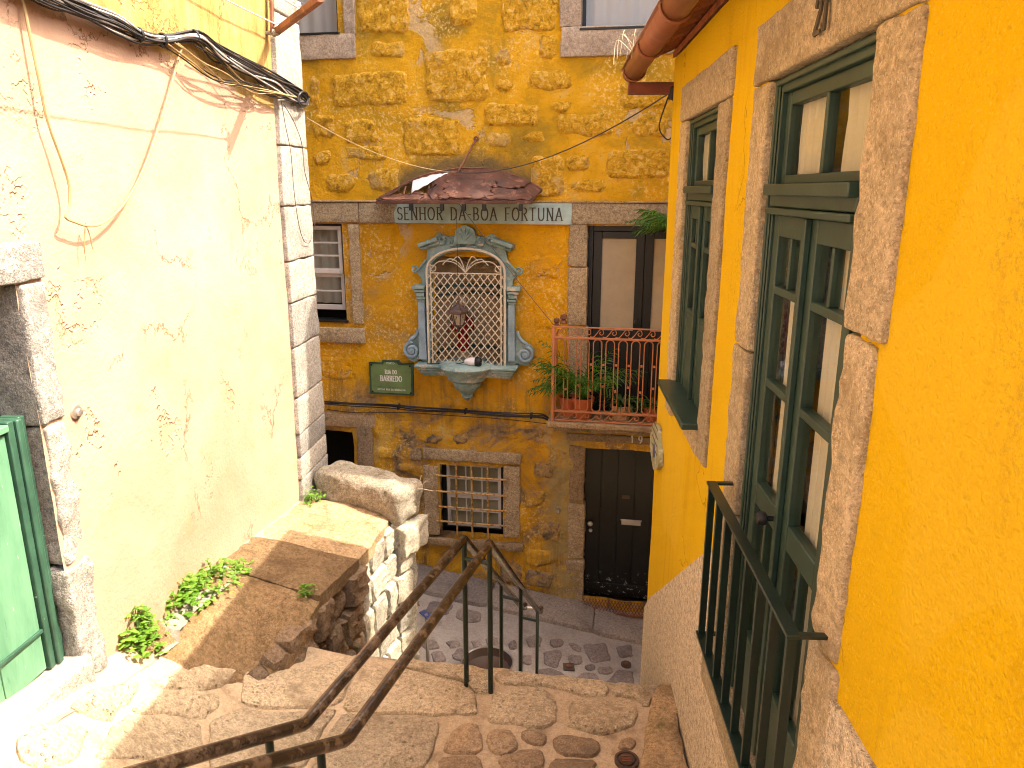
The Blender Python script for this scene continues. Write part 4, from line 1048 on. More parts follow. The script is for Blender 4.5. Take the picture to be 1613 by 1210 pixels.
MS = [(595,480,640,520),(582,360,625,400),(835,400,885,440),(840,450,890,520),(505,560,560,600),(700,655,760,690),(780,660,850,695),(620,660,680,695)]
for i, q in enumerate(MS): wall_stone(*q, M['ochre'], 140+i*2.3, .014)
def fstone(u0, v0, u1, v1, mat='granite', y0=-.04, y1=.16, seed=0, amp=.009, r=.015):
    x0, x1, z0, z1 = R_(u0, v0, u1, v1)
    return part('stone', MB().rock(x0, x1, y0, y1, z0, z1, r=r, amp=amp, cell=.05, most=24, seed=seed), M[mat], far)
# upper windows
fstone(534, -130, 562, 56, 'granite_upper', seed=1); fstone(440, 56.5, 562, 93, 'granite_upper', seed=2)
fstone(884, -130, 916, 43, 'granite_upper', seed=3); fstone(884, 43.5, 1060, 86, 'granite_upper', seed=4)
for k, hole in enumerate((uw, uw2)):
    x0, x1, z0, z1 = hole; w = part('window', MB().box(x1-.05 if k == 0 else x0, x1 if k == 0 else x0+.05, .10, .15, z0, z1).box(x0+(.05 if k else 0), x1-(0 if k else .05), .101, .15, z0, z0+.05), M['dark_frame'], far, bevel=.004)
    part('curtain', curtain(x0, x1, .165, z0, z1, 6, .022, 30+k), M['curtain_grey'], w); glaze(w, x0+(.05 if k else 0), x1-(0 if k else .05), z0+.05, z1, .12)
    part('ledge', MB().box(x0, x1+(.02 if k == 0 else 0), -.045, .10, z0, z0+.025), M['dark_frame'], w, bevel=.004)
# string course, with the painted inscription on its middle
bz0, bz1 = FW.hit(700, 352)[1], FW.hit(700, 319)[1]
xs_ = [-5.0, -3.6, FW.hit(567, 335)[0], FW.hit(690, 335)[0], FW.hit(895, 335)[0], 2.3, 3.4, 5.0]
for i, (a, b) in enumerate(zip(xs_, xs_[1:])):
    part('band_stone', MB().rock(a+.002, b-.002, -.05, .16, bz0, bz1, r=.012, amp=.008, cell=.06, most=26, seed=100+i), M['granite'], far)
part('drip_edge', MB().box(-5, 5, -.06, .02, bz1+.001, bz1+.022), M['granite_brown'], far, bevel=.005)
ib = R_(624, 322, 901, 351); ibp = part('inscription_panel', MB().plate([(ib[0],bz0+.004),(ib[1],bz0+.001),(ib[1],bz1-.004),(ib[0]+.05,bz1-.002),(ib[0]-.01,(bz0+bz1)/2)], -.064, -.05), M['sign_band'], far, bevel=.003, label='pale teal painted band carved SENHOR DA BOA FORTUNA')
# left middle window with white sashes
fstone(549, 352.5, 574, 510, seed=11); fstone(440, 512, 577, 541, seed=12, y0=-.055)
x0, x1, z0, z1 = mw
wf = part('window', MB().box(x1-.035, x1, .06, .16, z0, z1).box(x0, x1-.035, .061, .16, z1-.03, z1), M['dark_frame'], far, bevel=.004)
part('ledge', MB().box(x0, x1+.02, -.03, .16, z0, z0+.03), M['dark_frame'], wf, bevel=.004)
part('curtain', curtain(x0, x1-.16, .24, z0+.2, z1, 4, .03, 40), M['curtain'], wf)
def sash(x0, x1, z0, z1, y, cols, rows, par, bar=.02, st=.045, bot=.06):
    m = MB().box(x0, x0+st, y, y+.04, z0, z1).box(x1-st, x1, y, y+.04, z0, z1).box(x0+st, x1-st, y+.001, y+.04, z1-st, z1).box(x0+st, x1-st, y+.001, y+.04, z0, z0+bot)
    a0, a1, b0, b1 = x0+st, x1-st, z0+bot, z1-st
    for c in range(1, cols): q = a0 + (a1-a0)*c/cols; m.box(q-bar/2, q+bar/2, y+.004, y+.036, b0, b1)
    for r in range(1, rows): q = b0 + (b1-b0)*r/rows; m.box(a0, a1, y+.006, y+.034, q-bar/2, q+bar/2)
    part('sash', m, M['white_paint'], par, bevel=.003)
    for c in range(cols):
        for r in range(rows): glaze(par, a0+(a1-a0)*c/cols+bar/2, a0+(a1-a0)*(c+1)/cols-bar/2, b0+(b1-b0)*r/rows+bar/2, b0+(b1-b0)*(r+1)/rows-bar/2, y+.02)
mz = FW.hit(520, 432)[1]; sz = FW.hit(520, 490)[1]
sash(x0, x1-.045, mz, z1-.03, .07, 1, 3, wf); sash(x0, x1-.055, sz, mz-.004, .115, 1, 2, wf)
# dark opening low on the left
fstone(561, 668, 592, 775, 'granite_brown', seed=15, amp=.02); fstone(440, 645, 592, 675, 'granite_brown', seed=16, amp=.015)
# balcony door
fstone(896, 353, 925, 420, seed=20); fstone(895, 420.5, 924, 513, seed=21); fstone(894, 513.5, 923, 664, seed=22)
x0, x1, z0, z1 = bd; D = M['dark_frame']
bdo = part('balcony_door', MB().box(x0, x0+.06, .08, .17, z0, z1).box(x0+.06, x1, .081, .17, z1-.06, z1), D, far, bevel=.004)
wl = (x1-x0-.06)/1.35
for k, (a, b) in enumerate(((x0+.065, x0+.065+wl*.66), (x0+.07+wl*.66, x1))):
    lf = MB(); q = .095; zp = z0 + (z1-z0)*.46
    lf.box(a, a+q, .09, .135, z0, z1-.065).box(b-q, b, .09, .135, z0, z1-.065).box(a+q, b-q, .091, .135, z1-.14, z1-.065).box(a+q, b-q, .091, .135, zp-.12, zp).box(a+q, b-q, .091, .135, z0, z0+.15).box(a+q, b-q, .108, .13, z0+.15, zp-.12)
    l_ = part('door_leaf', lf, D, bdo, bevel=.004)
    part('screen', MB().box(a+q, b-q, .112, .118, zp, z1-.14), M['screen'], bdo, smooth=False)
hx, hz = FW.hit(1003, 506, -.09); part('knob', MB().lathe([(0,-.05),(.025,-.045),(.028,-.03),(.012,-.02),(.012,0)], (hx, .09, hz), 14, 'y'), M['black'], bdo)
# street door
fstone(898, 700, 921, 790, 'granite_brown', seed=25, amp=.025); fstone(896, 790.5, 920, 880, 'granite', seed=26, amp=.02); fstone(892, 880.5, 918, 968, 'granite', seed=27, amp=.02)
fstone(892, 680.5, 1090, 704, 'granite_brown', seed=28, amp=.012, y1=.2)
x0, x1, z0, z1 = ld; z0 -= .02
sd_ = part('street_door', MB().box(x0+.005, x1, .10, .15, z0, z1-.004), M['black_paint'], far, bevel=.004)
nbd = 5
for k in range(nbd):
    a = x0 + .006 + (x1-x0-.012)*k/nbd; b = a + (x1-x0-.012)/nbd - .006
    part('board', MB().box(a, b, .086, .0995, z0+.19, z1-.03), M['black_paint'], sd_, bevel=.003)
part('kick_board', MB().box(x0+.01, x1-.01, .08, .0995, z0+.01, z0+.18), M['black_paint'], sd_, bevel=.004)
lx0, lx1, lz0, lz1 = R_(979, 819, 1009, 828, -.09); part('letter_slot', MB().box(lx0, lx1, .076, .0855, lz0, lz1).box(lx0-.012, lx1+.012, .074, .0858, lz1, lz1+.014), M['chrome'], sd_, bevel=.003)
lx0, lx1, lz0, lz1 = R_(980, 779, 992, 786, -.09); part('peephole_plate', MB().box(lx0, lx1, .078, .0856, lz0, lz1), M['iron'], sd_, bevel=.002)
hx, hz = FW.hit(930, 823, -.09); part('door_handle', MB().lathe([(0,-.05),(.03,-.045),(.035,-.03),(.012,-.02),(.02,-.005),(.02,0)], (hx, .086, hz), 14, 'y').lathe([(0,-.02),(.022,-.02),(.024,0)], (hx+.005, .086, hz-.10), 12, 'y'), M['chrome'], sd_)
gx0, gx1, gz0, gz1 = R_(918, 943, 1045, 962, .02)
gmb = MB(); rx = x0 - .01
gt_ = thing('door_grating', 'rusty expanded metal grating at the foot of the black door', 'grating', FW, ((x0+x1)/2, -.05, z0-.12))
gg = MB()
for i in range(27):
    a = x0 + (x1-x0)*i/26
    for s in (-1, 1):
        p, q = Vector((a, -.15, z0-.105)), Vector((a + s*.09, -.045, z0+.015))
        if x0-.01 < q.x < x1+.01: gg.bar(p, q, .006, .006)
part('mesh', gg, M['rust'], gt_); part('rim', MB().box(x0-.01, x1, -.16, -.145, z0-.125, z0-.10), M['rust'], gt_, bevel=.002)
part('threshold', MB().rock(x0-.2, x1+.2, -.07, .16, z0-.45, z0-.128, r=.012, amp=.008, seed=77), M['granite_brown'], far)
# grilled window
fstone(667, 704, 822, 731, 'granite', seed=30, amp=.014, y0=-.06); fstone(645, 702, 666, 724, 'granite_brown', seed=35, amp=.02)
fstone(667, 731.5, 694, 842, seed=31, amp=.014); fstone(794, 732, 820, 846, seed=32, amp=.014); fstone(664, 843, 826, 868, 'granite_brown', seed=33, amp=.014, y0=-.06)
x0, x1, z0, z1 = gw
wi = part('window', MB().box(x0, x0+.045, .09, .16, z0, z1).box(x1-.045, x1, .09, .16, z0, z1).box(x0+.045, x1-.045, .091, .16, z1-.02, z1).box(x0+.045, x1-.045, .091, .16, z0, z0+.02), M['dark_frame'], far)
zm = (z0+z1)/2; sash(x0+.047, x1-.047, zm, z1-.022, .10, 3, 2, wi, .016, .04, .045); sash(x0+.047, x1-.047, z0+.022, zm-.003, .11, 3, 2, wi, .016, .04, .04)
part('screen', MB().box(x0+.05, x1-.05, .157, .16, z0, z1), M['screen'], wi, smooth=False)
gr_ = thing('window_grille', 'rusty cream iron bars over the small low window', 'window grille', FW, ((x0+x1)/2, -.05, z0))
for u in (719, 743, 768):
    xx = FW.hit(u, 780, .03)[0]; part('bar', MB().tube([(xx, -.028, z0-.06), (xx+.002, -.03, zm), (xx, -.028, z1+.01)], .0125, 8), M['rust_bar'], gr_)
for v in (752, 777, 801, 824):
    zz = FW.hit(740, v, .05)[1]; part('bar', MB().tube([(x0-.05, -.055, zz), ((x0+x1)/2, -.054, zz-.004), (x1+.05, -.055, zz)], .0125, 8), M['rust_bar'], gr_)

# ================================================================== lettering (stroke letters with small serifs)
def arc(cx, cz, rx, rz, a0, a1, n=10): return [(cx + rx*cos(radians(a0+(a1-a0)*i/n)), cz + rz*sin(radians(a0+(a1-a0)*i/n))) for i in range(n+1)]
GL = {
 'S': (.55, [arc(.27,.75,.22,.25,30,270,8)[:-1] + arc(.27,.25,.25,.25,90,-150,8)]), 'E': (.55, [[(.08,0),(.08,1)],[(.08,1),(.5,1)],[(.08,.52),(.4,.52)],[(.08,0),(.52,0)]]),
 'N': (.72, [[(.1,0),(.1,1)],[(.1,1),(.62,0)],[(.62,0),(.62,1)]]), 'H': (.72, [[(.1,0),(.1,1)],[(.62,0),(.62,1)],[(.1,.5),(.62,.5)]]),
 'O': (.78, [arc(.39,.5,.34,.5,0,360,18)]), 'R': (.66, [[(.1,0),(.1,1)],[(.1,1)] + arc(.3,.76,.24,.24,90,-90,8) + [(.1,.52)],[(.3,.52),(.6,0)]]),
 'D': (.72, [[(.1,0),(.1,1)],[(.1,1)] + arc(.28,.5,.36,.5,90,-90,10) + [(.1,0)]]), 'A': (.72, [[(.04,0),(.36,1)],[(.36,1),(.68,0)],[(.16,.35),(.56,.35)]]),
 'B': (.64, [[(.1,0),(.1,1)],[(.1,1)] + arc(.3,.76,.22,.24,90,-90,8) + [(.1,.52)],[(.1,.52)] + arc(.32,.26,.26,.26,90,-90,8) + [(.1,0)]]),
 'F': (.55, [[(.1,0),(.1,1)],[(.1,1),(.52,1)],[(.1,.52),(.42,.52)]]), 'T': (.66, [[(.33,0),(.33,1)],[(.03,1),(.63,1)]]),
 'U': (.72, [[(.1,1),(.1,.3)] + arc(.36,.3,.26,.3,180,360,10) + [(.62,1)]]), 'P': (.6, [[(.1,0),(.1,1)],[(.1,1)] + arc(.3,.74,.24,.26,90,-90,8) + [(.1,.48)]]),
 'I': (.3, [[(.15,0),(.15,1)]]), 'G': (.74, [arc(.38,.5,.33,.5,45,320,14) + [(.68,.45),(.42,.45)]]), 'L': (.55, [[(.1,0),(.1,1)],[(.1,0),(.52,0)]]),
 'M': (.85, [[(.08,0),(.12,1)],[(.12,1),(.42,.1)],[(.42,.1),(.72,1)],[(.72,1),(.77,0)]]), '-': (.4, [[(.08,.45),(.32,.45)]]), ' ': (.45, []),
 '1': (.4, [[(.08,.8),(.22,1),(.22,0)]]), '9': (.56, [arc(.28,.7,.22,.3,0,360,12),[(.5,.7),(.46,.3),(.25,0)]]), '2': (.58, [arc(.28,.72,.22,.28,170,-20,8) + [(.06,0),(.54,0)]]),
}
def text(s, xc, z0, h, y, t=.11, sp=.10, squeeze=1.0, depth=.003, serif=True, width=None, only=None):
    w = sum(GL[c][0]*squeeze + sp for c in s) - sp
    if width: squeeze_k = width/(w*h)
    else: squeeze_k = 1
    mb = MB(); x = xc - w*h*squeeze_k/2; tk = t*h
    for ci, c in enumerate(s):
        gw_, strokes = GL[c]
        if only is not None and ci != only: strokes = []
        for pl in strokes:
            P = [(x + p[0]*h*squeeze*squeeze_k, z0 + p[1]*h) for p in pl]
            for i, (a, b) in enumerate(zip(P, P[1:])):
                d = Vector((b[0]-a[0], b[1]-a[1])); L = d.length
                if L < 1e-6: continue
                d /= L; nn = Vector((-d.y, d.x)); k = tk*(.5 if abs(d.y) > .5 else .33)
                e = d*tk*.25; A = Vector(a)-e; B = Vector(b)+e
                mb.plate([tuple(A-nn*k), tuple(B-nn*k), tuple(B+nn*k), tuple(A+nn*k)], y - depth - .0002*(i % 3), y)
            if serif and len(pl) == 2 and abs(pl[0][1]-pl[1][1]) > .4:
                for q in P:
                    if min(abs(q[1]-z0), abs(q[1]-z0-h)) < .01*h: mb.box(q[0]-tk*.95, q[0]+tk*.95, y-depth-.0008, y, q[1]-tk*.22, q[1]+tk*.22)
        x += (gw_*squeeze + sp)*h*squeeze_k
    return mb
zl_ = bz0 + (bz1-bz0)*.18
xa, xb = FW.hit(626, 338, .064)[0], FW.hit(886, 338, .064)[0]
def letters(name, s, par, mat, **kw):
    for i, ch in enumerate(s):
        if ch != ' ': part(name, text(s, only=i, **kw), mat, par, smooth=False)
letters('letter', 'SENHOR DA-BOA FORTUNA', ibp, M['letter'], xc=(xa+xb)/2, z0=zl_, h=(bz1-bz0)*.58, y=-.0645, t=.11, sp=.19, width=xb-xa)  # raised strokes, coloured dark for the shade and dirt in carved letters
lx, lz = FW.hit(1000, 692, .04); letters('house_number', '1 9', far, M['letter_pale'], xc=lx+.02, z0=lz-.04, h=.085, y=-.052, t=.16, depth=.006, serif=False)
nx_, nz_ = RW.hit(1290, 22, .04); letters('house_number', '21', house, M['letter'], xc=nx_, z0=nz_-.045, h=.095, y=-.03, t=.2, depth=.006, sp=.12)

# ------------------------------------------------------------------ shrine
AXU = 738.0; ax = FW.hit(AXU, 480)[0]
def SP_(x, y, d=0.0): return FW.hit(600 + x/3.667, 320 + y/3.667, d)
def half(pts, d=0.0): return [(SP_(x, y, d)[0] - ax, SP_(x, y, d)[1]) for x, y in pts]
def mirrored(pts): return [(ax + p[0], p[1]) for p in pts] + [(ax - p[0], p[1]) for p in pts[::-1]]
shr = thing('wall_shrine', 'teal painted baroque wall shrine with white lattice under the inscription', 'shrine', FW, (ax, 0, SP_(505, 1165)[1]))
arch_w = half([(728, 400)])[0][0]; z_sp = SP_(507, 400)[1]; z_top = SP_(507, 268)[1]; z_bt = SP_(507, 942)[1]
def arch(w, top, bot, sp=None, n=18):
    s = z_sp if sp is None else sp
    return [(ax+w, bot), (ax+w, s)] + [(ax + w*cos(pi*i/n), s + (top-s)*sin(pi*i/n)**.85) for i in range(1, n)] + [(ax-w, s), (ax-w, bot)]
body = half([(515,150),(540,155),(560,185),(600,196),(645,182),(690,205),(775,240),(772,262),(728,274),(736,330),(770,372),(792,392),(790,420),(768,440),(766,478),(812,480),(814,498),(792,512),(784,560),(768,575),(770,720),(800,770),(840,806),(870,820),(886,850),(884,890),(862,925),(825,934),(790,915),(765,935)])
o_ = mirrored(body)
part('back_plate', MB().plate(o_, -.07, .03, [arch(arch_w*.93, z_top-.01, z_bt+.012)]), M['shrine'], shr, bevel=.012, seg=2)
# raised mouldings
fr = arch(arch_w*1.0, z_top+.035, z_bt); fi = arch(arch_w*.94, z_top-.005, z_bt)
part('arch_moulding', MB().plate(fr + fi[::-1], -.115, -.065), M['shrine'], shr, bevel=.012)
pil = half([(746,575),(782,575),(784,905),(746,905)])
for sgn in (1, -1):
    P = [(ax + sgn*p[0], p[1]) for p in pil]; part('pilaster', MB().plate(P, -.13, -.065), M['shrine_blue'], shr, bevel=.008)
    for (a, b, c, d_, o) in ((740,478,816,500,.17),(744,502,806,520,.155),(747,522,796,545,.145),(742,548,792,562,.155),(746,563,788,576,.14)):
        q = half([(a, b), (c, d_)]); xs2 = sorted((ax + sgn*q[0][0], ax + sgn*q[1][0])); part('capital', MB().box(xs2[0], xs2[1], -o, -.065, q[1][1], q[0][1]), M['shrine'], shr, bevel=.006)
    def spiral(cx, cz, r0, turns, a0, dirn, n=44, r1=.012): 
        return [(cx + (r0+(r1-r0)*i/n)*cos(a0+dirn*2*pi*turns*i/n), -.085, cz + (r0+(r1-r0)*i/n)*sin(a0+dirn*2*pi*turns*i/n)) for i in range(n+1)]
    # big lower volute
    cx, cz = half([(838, 868)])[0]; cx = ax + sgn*cx
    sw_ = half([(792,735),(812,778),(850,808)]); st_ = [(ax+sgn*p[0], -.085, p[1]) for p in sw_]
    sp_ = spiral(cx, cz, .098, 1.9, pi/2 if sgn > 0 else pi/2, -sgn); 
    part('volute', MB().tube(spline(st_, 5) + sp_, .021, 8), M['shrine_blue'], shr)
    part('volute_eye', MB().lathe([(0,-.11),(.03,-.10),(.04,-.075),(.04,-.06)], (cx, 0, cz), 14, 'y'), M['shrine_blue'], shr)
    # small upper curl
    cx, cz = half([(803, 385)])[0]; cx = ax + sgn*cx
    st_ = [(ax+sgn*p[0], -.085, p[1]) for p in half([(735,330),(760,362),(790,395)])]
    part('volute', MB().tube(spline(st_, 5) + spiral(cx, cz, .042, 1.2, -pi/2, sgn, 20), .014, 8), M['shrine'], shr)
    # broken pediment: a rolled cornice running up to a scroll
    a, b = half([(772, 248)])[0], half([(655, 205)])[0]
    cn = MB(); cn.bar((ax+sgn*a[0], -.12, a[1]), (ax+sgn*b[0], -.12, b[1]), .13, .05); part('cornice', cn, M['shrine'], shr, bevel=.012)
    c2_ = half([(762, 270)])[0]; d2 = half([(650, 228)])[0]
    part('cornice', MB().bar((ax+sgn*c2_[0], -.095, c2_[1]), (ax+sgn*d2[0], -.095, d2[1]), .07, .035), M['shrine'], shr, bevel=.008)
    cx, cz = half([(642, 212)])[0]; cx = ax + sgn*cx
    part('volute', MB().tube(spiral(cx, cz, .062, 1.6, pi/2, -sgn, 30), .02, 8), M['shrine'], shr)
    cx, cz = half([(585, 222)])[0]; cx = ax + sgn*cx
    part('volute', MB().tube(spiral(cx, cz, .055, 1.4, pi/2, sgn, 26), .018, 8), M['shrine'], shr)
    cx, cz = half([(548, 240)])[0]; cx = ax + sgn*cx
    part('volute', MB().tube(spiral(cx, cz, .035, 1.2, pi/2, -sgn, 20), .013, 8), M['shrine'], shr)
# crest: a fluted shell with lobed rim
cz = SP_(507, 195)[1]; pts = []
for i in range(41):
    a = radians(-35 + 250*i/40); r = .118*(1 + .11*abs(cos(3.5*(a-pi/2)))) ; pts.append((ax + r*cos(a), cz + r*1.05*sin(a)))
part('crest', MB().plate(pts, -.13, -.06), M['shrine'], shr, bevel=.014)
for i in range(5):
    a = radians(90 + (i-2)*32); part('crest_rib', MB().tube([(ax, -.135, cz-.03), (ax + .055*cos(a), -.145, cz + .06*sin(a)), (ax + .10*cos(a), -.13, cz + .108*sin(a))], [.012,.015,.010], 6), M['shrine'], shr)
# niche behind the lattice
def nf(a, b):
    an = pi*a; w = arch_w*.95; zz = z_bt - .01 + (z_top - z_bt + .02)*b
    k = 1.0 if zz < z_sp else sqrt(max(0, 1 - ((zz-z_sp)/(z_top-z_sp+.012))**2))
    return (ax - w*k*cos(an) if True else 0, .0 + .50*k*sin(an), zz)
part('niche', MB().grid(lambda a, b: nf(1-a, b), 28, 40), M['niche'], shr)
part('niche_floor', MB().slab([(ax - arch_w*.95*cos(pi*i/20), .5*sin(pi*i/20)) for i in range(21)], z_bt-.03, z_bt-.008), M['niche'], shr)
for v0, v1, dd, mt in ((470,492,.03,'teal_dark'),(500,512,.045,'niche'),(518,535,.03,'teal_dark'),(538,548,.045,'niche'),(800,815,.04,'niche'),(830,850,.03,'teal_dark'),(860,872,.045,'niche'),(448,458,.05,'niche')):
    za, zb_ = SP_(507, v1, -.3)[1], SP_(507, v0, -.3)[1]; w = arch_w*.945
    part('niche_band', MB().grid(lambda a, b: (ax + (w-dd)*cos(pi*a), (.5-dd)*sin(pi*a), za + (zb_-za)*b), 24, 2), M[mt], shr)
for i in range(9):
    a = pi*(i+1)/10; part('shell_rib', MB().tube(spline([(ax + .05*cos(a), .40, z_sp-.0), (ax + arch_w*.5*cos(a), .36, z_sp + .12*sin(a)), (ax + arch_w*.78*cos(a), .20, z_sp + .17*sin(a))], 4), .011, 5), M['niche'], shr)
# lattice and its frame
yl = -.135; gr2 = MB()
fo = arch(arch_w*1.0, z_top+.02, z_bt+.01, n=22)
part('lattice_frame', MB().tube([(p[0], yl, p[1]) for p in fo] , .0145, 8).tube([(ax-arch_w, yl, z_bt+.01), (ax+arch_w, yl, z_bt+.01)], .012, 8).tube([(ax-arch_w*.90, yl, z_sp), (ax+arch_w*.90, yl, z_sp)], .008, 6)
     .tube([(ax-arch_w*.90, yl, z_bt+.01), (ax-arch_w*.90, yl, z_sp+.1)], .009, 6).tube([(ax+arch_w*.90, yl, z_bt+.01), (ax+arch_w*.90, yl, z_sp+.1)], .009, 6), M['cream_grille'], shr)
px_ = .086; W2 = arch_w*.97; lat = MB()
zlo, zhi = z_bt + .012, z_sp
n0 = int((2*W2 + (zhi-zlo))/px_) + 2
for s in (-1, 1):
    for i in range(-n0, n0):
        c = i*px_; P = []
        for k in range(61):
            zz = zlo + (zhi-zlo)*k/60; xx = ax + c + s*(zz-zlo)*.80
            if abs(xx-ax) <= W2: P.append((xx, yl - .004*s + .005*sin(k*1.3), zz))
        if len(P) > 1: part('lattice_bar', MB().tube([P[0], P[len(P)//2], P[-1]], .0066, 5), M['cream_grille'], shr)
for sgn in (-1, 1):      # palmette of curved bars in the arch
    for r, bend in ((.10,.02),(.22,.10),(.36,.19)):
        part('lattice_scroll', MB().tube(spline([(ax, yl, z_sp+.01), (ax+sgn*r*.35, yl, z_sp+.12), (ax+sgn*r*.85, yl, z_sp+.20-bend*.35), (ax+sgn*(r+.05), yl, z_sp+.155-bend*.6)], 5), .0065, 5), M['cream_grille'], shr)
    part('lattice_scroll', MB().tube([(ax+sgn*(arch_w*.83+.035*cos(a)), yl, z_sp+.055+.035*sin(a)) for a in [2*pi*i/14 for i in range(13)]], .006, 5), M['cream_grille'], shr)
# ledge and basin
lw = half([(790, 940)])[0][0]; zt_ = SP_(507, 940, .2)[1]
for (wk, z0_, z1_, d0) in ((1.04,-.035,.0,.26),(1.0,-.07,-.036,.235),(.96,-.11,-.071,.21),(.90,-.15,-.111,.16)):
    part('ledge', MB().box(ax-lw*wk, ax+lw*wk, -d0, .02, zt_+z0_, zt_+z1_), M['shrine'], shr, bevel=.010)
def bz(y): return SP_(507, y, .3)[1] - zt_
pr = [(0, bz(945)+.02),(.24,bz(945)+.02),(.325,bz(948)+.01),(.34,bz(958)),(.325,bz(972)),(.285,bz(985)),(.27,bz(1000)),(.235,bz(1015)),(.225,bz(1035)),(.16,bz(1052)),(.165,bz(1060)),(.15,bz(1085)),(.11,bz(1098)),(.095,bz(1110)),(.065,bz(1122)),(.07,bz(1140)),(.04,bz(1152)),(0,bz(1168))]
part('basin', MB().lathe(pr[:9][::-1], (ax, -.13, zt_), 32, 'z'), M['shrine'], shr, label='half round stone basin with flaking pale rim')
part('corbel', MB().lathe(pr[8:][::-1], (ax, -.13, zt_), 40, 'z', fl=.035, fk=10), M['shrine'], shr)
# statue in the niche
sx = FW.hit(729, 530, -.18)[0]; s0 = z_bt - .008
stt = thing('statue', 'small robed statue in red inside the shrine behind the lattice', 'statue', FW, (sx, .2, s0))
part('pedestal', MB().lathe([(0,0),(.11,0),(.11,.03),(.075,.05),(.07,.13),(.09,.16),(0,.161)], (sx, .2, s0), 16), M['skin_stone'], stt)
bod = MB().lathe([(.07,.161),(.075,.2),(.06,.34),(.055,.46),(.07,.54),(.078,.58),(.05,.63),(.028,.65),(.026,.69)], (sx, .2, s0), 22, fl=.10, fk=7); part('robe', bod, M['red_cloth'], stt)
hd_ = MB().lathe([(.026,.675),(.045,.70),(.052,.745),(.046,.79),(.02,.815),(0,.82)], (sx, .195, s0), 16); part('head', hd_, M['skin_stone'], stt)
for sg in (-1, 1): part('arm', MB().tube(spline([(sx+sg*.085,.2,s0+.57), (sx+sg*.12,.17,s0+.46), (sx+sg*.05,.10,s0+.44), (sx+sg*.01,.09,s0+.48)], 5), [.030]*8+[.026]*5+[.020]*3, 8), M['red_cloth'], stt)
# lantern hanging in front
lx, lz = FW.hit(722, 490, .38); dl = -.38
ln = thing('hanging_lantern', 'brown iron lantern hanging on a wire before the shrine lattice', 'lantern', FW, (lx, dl, FW.hit(722, 520, .38)[1]))
def LZ(v): return FW.hit(722, v, .38)[1]
part('roof', MB().lathe([(0,LZ(474)),(.016,LZ(475)),(.018,LZ(479)),(.05,LZ(482)),(.085,LZ(486)),(.115,LZ(489)),(.118,LZ(493)),(.09,LZ(494))], (lx, dl, 0), 6), M['brown_iron'], ln, angle=20)
lb = MB(); zt2, zb2 = LZ(494), LZ(513)
for i in range(6):
    a = 2*pi*i/6; lb.tube([(lx+.088*cos(a), dl+.088*sin(a), zt2), (lx+.055*cos(a), dl+.055*sin(a), zb2)], .006, 5)
lb.lathe([(0,zb2-.012),(.05,zb2-.01),(.062,zb2),(.055,zb2+.012)], (lx, dl, 0), 6); part('body', lb, M['brown_iron'], ln, angle=20)
part('glass', MB().lathe([(.053,zb2+.005),(.085,zt2)], (lx, dl, 0), 6), M['lantern_glass'], ln, angle=20)
part('bulb', MB().lathe([(0,zb2+.02),(.025,zb2+.03),(.03,zb2+.07),(.012,zb2+.1),(0,zb2+.1)], (lx, dl, 0), 10), M['bin_label'], ln)
fb = MB().lathe([(0,LZ(524)),(.012,LZ(522)),(.02,LZ(518)),(.012,LZ(515)),(.03,LZ(513))], (lx, dl, 0), 10)
for i in range(6):
    a = 2*pi*i/6; fb.tube([(lx+(.06+.03*sin(t*pi))*cos(a), dl+(.06+.03*sin(t*pi))*sin(a), LZ(494)+(LZ(478)-LZ(494))*t) for t in [j/8 for j in range(9)]], .0045, 4)
    fb.tube([(lx+(.055+.045*sin(t*pi))*cos(a+.4), dl+(.055+.045*sin(t*pi))*sin(a+.4), LZ(513)+(LZ(497)-LZ(513))*t) for t in [j/8 for j in range(9)]], .0045, 4)
part('scrollwork', fb, M['brown_iron'], ln)
part('wire', MB().tube([(lx, dl, LZ(474)), (lx, dl, LZ(330))], .003, 5), M['wire'], ln)
# lamp lying on the basin
bx0, bz_ = FW.hit(733, 578, .36); bl = MB()
spt = thing('loose_spotlight', 'small white and black spotlight lying on the shrine basin', 'spotlight', FW, (bx0+.05, -.36, zt_))
part('body', MB().lathe([(0,-.02),(.02,-.02),(.03,.0),(.045,.03),(.05,.05),(.05,.11)], (bx0, -.30, zt_+.075), 16, 'x'), M['bin_label'], spt)
part('lamp_head', MB().lathe([(.051,.105),(.058,.115),(.060,.15),(.045,.175),(0,.18)], (bx0, -.30, zt_+.075), 16, 'x'), M['black'], spt)
part('flex', MB().tube(spline([(bx0-.02,-.30,zt_+.07),(bx0-.10,-.28,zt_+.04),(bx0-.2,-.22,zt_+.025),(bx0-.5,-.22,zt_+.012)], 5), .005, 5), M['black'], spt)

# ------------------------------------------------------------------ canopy of rusted sheet
cn = thing('rusty_canopy', 'rusty curved sheet metal canopy above the shrine inscription', 'canopy', FW, (ax, 0, FW.hit(738, 318)[1]))
arcp = [(598,312),(622,300),(645,287),(670,277),(700,270),(735,266),(770,268),(800,274),(825,284),(845,294),(854,300)]
A = [FW.hit(u, v, .02) for u, v in arcp]; zf = FW.hit(715, 317, .5)[1]; x0f, x1f = FW.hit(592, 317, .5)[0], FW.hit(838, 318, .5)[0]
N = 30; Ax = spline([(p[0], 0, p[1]) for p in A], 3); 
def cf(a, b):
    q = a*(len(Ax)-1); i = min(int(q), len(Ax)-2); t = q-i; p = Vector(Ax[i]).lerp(Vector(Ax[i+1]), t); f = Vector((x0f + (x1f-x0f)*a, -.5, zf))
    P = Vector((p.x, -.02, p.z)).lerp(f, b); bow = .06*sin(pi*b)*sin(pi*a)
    return (P.x, P.y - bow*.4, P.z + bow + .012*noise.noise((a*9, b*5, 3)))
full = MB().grid(cf, 48, 16); keep = []
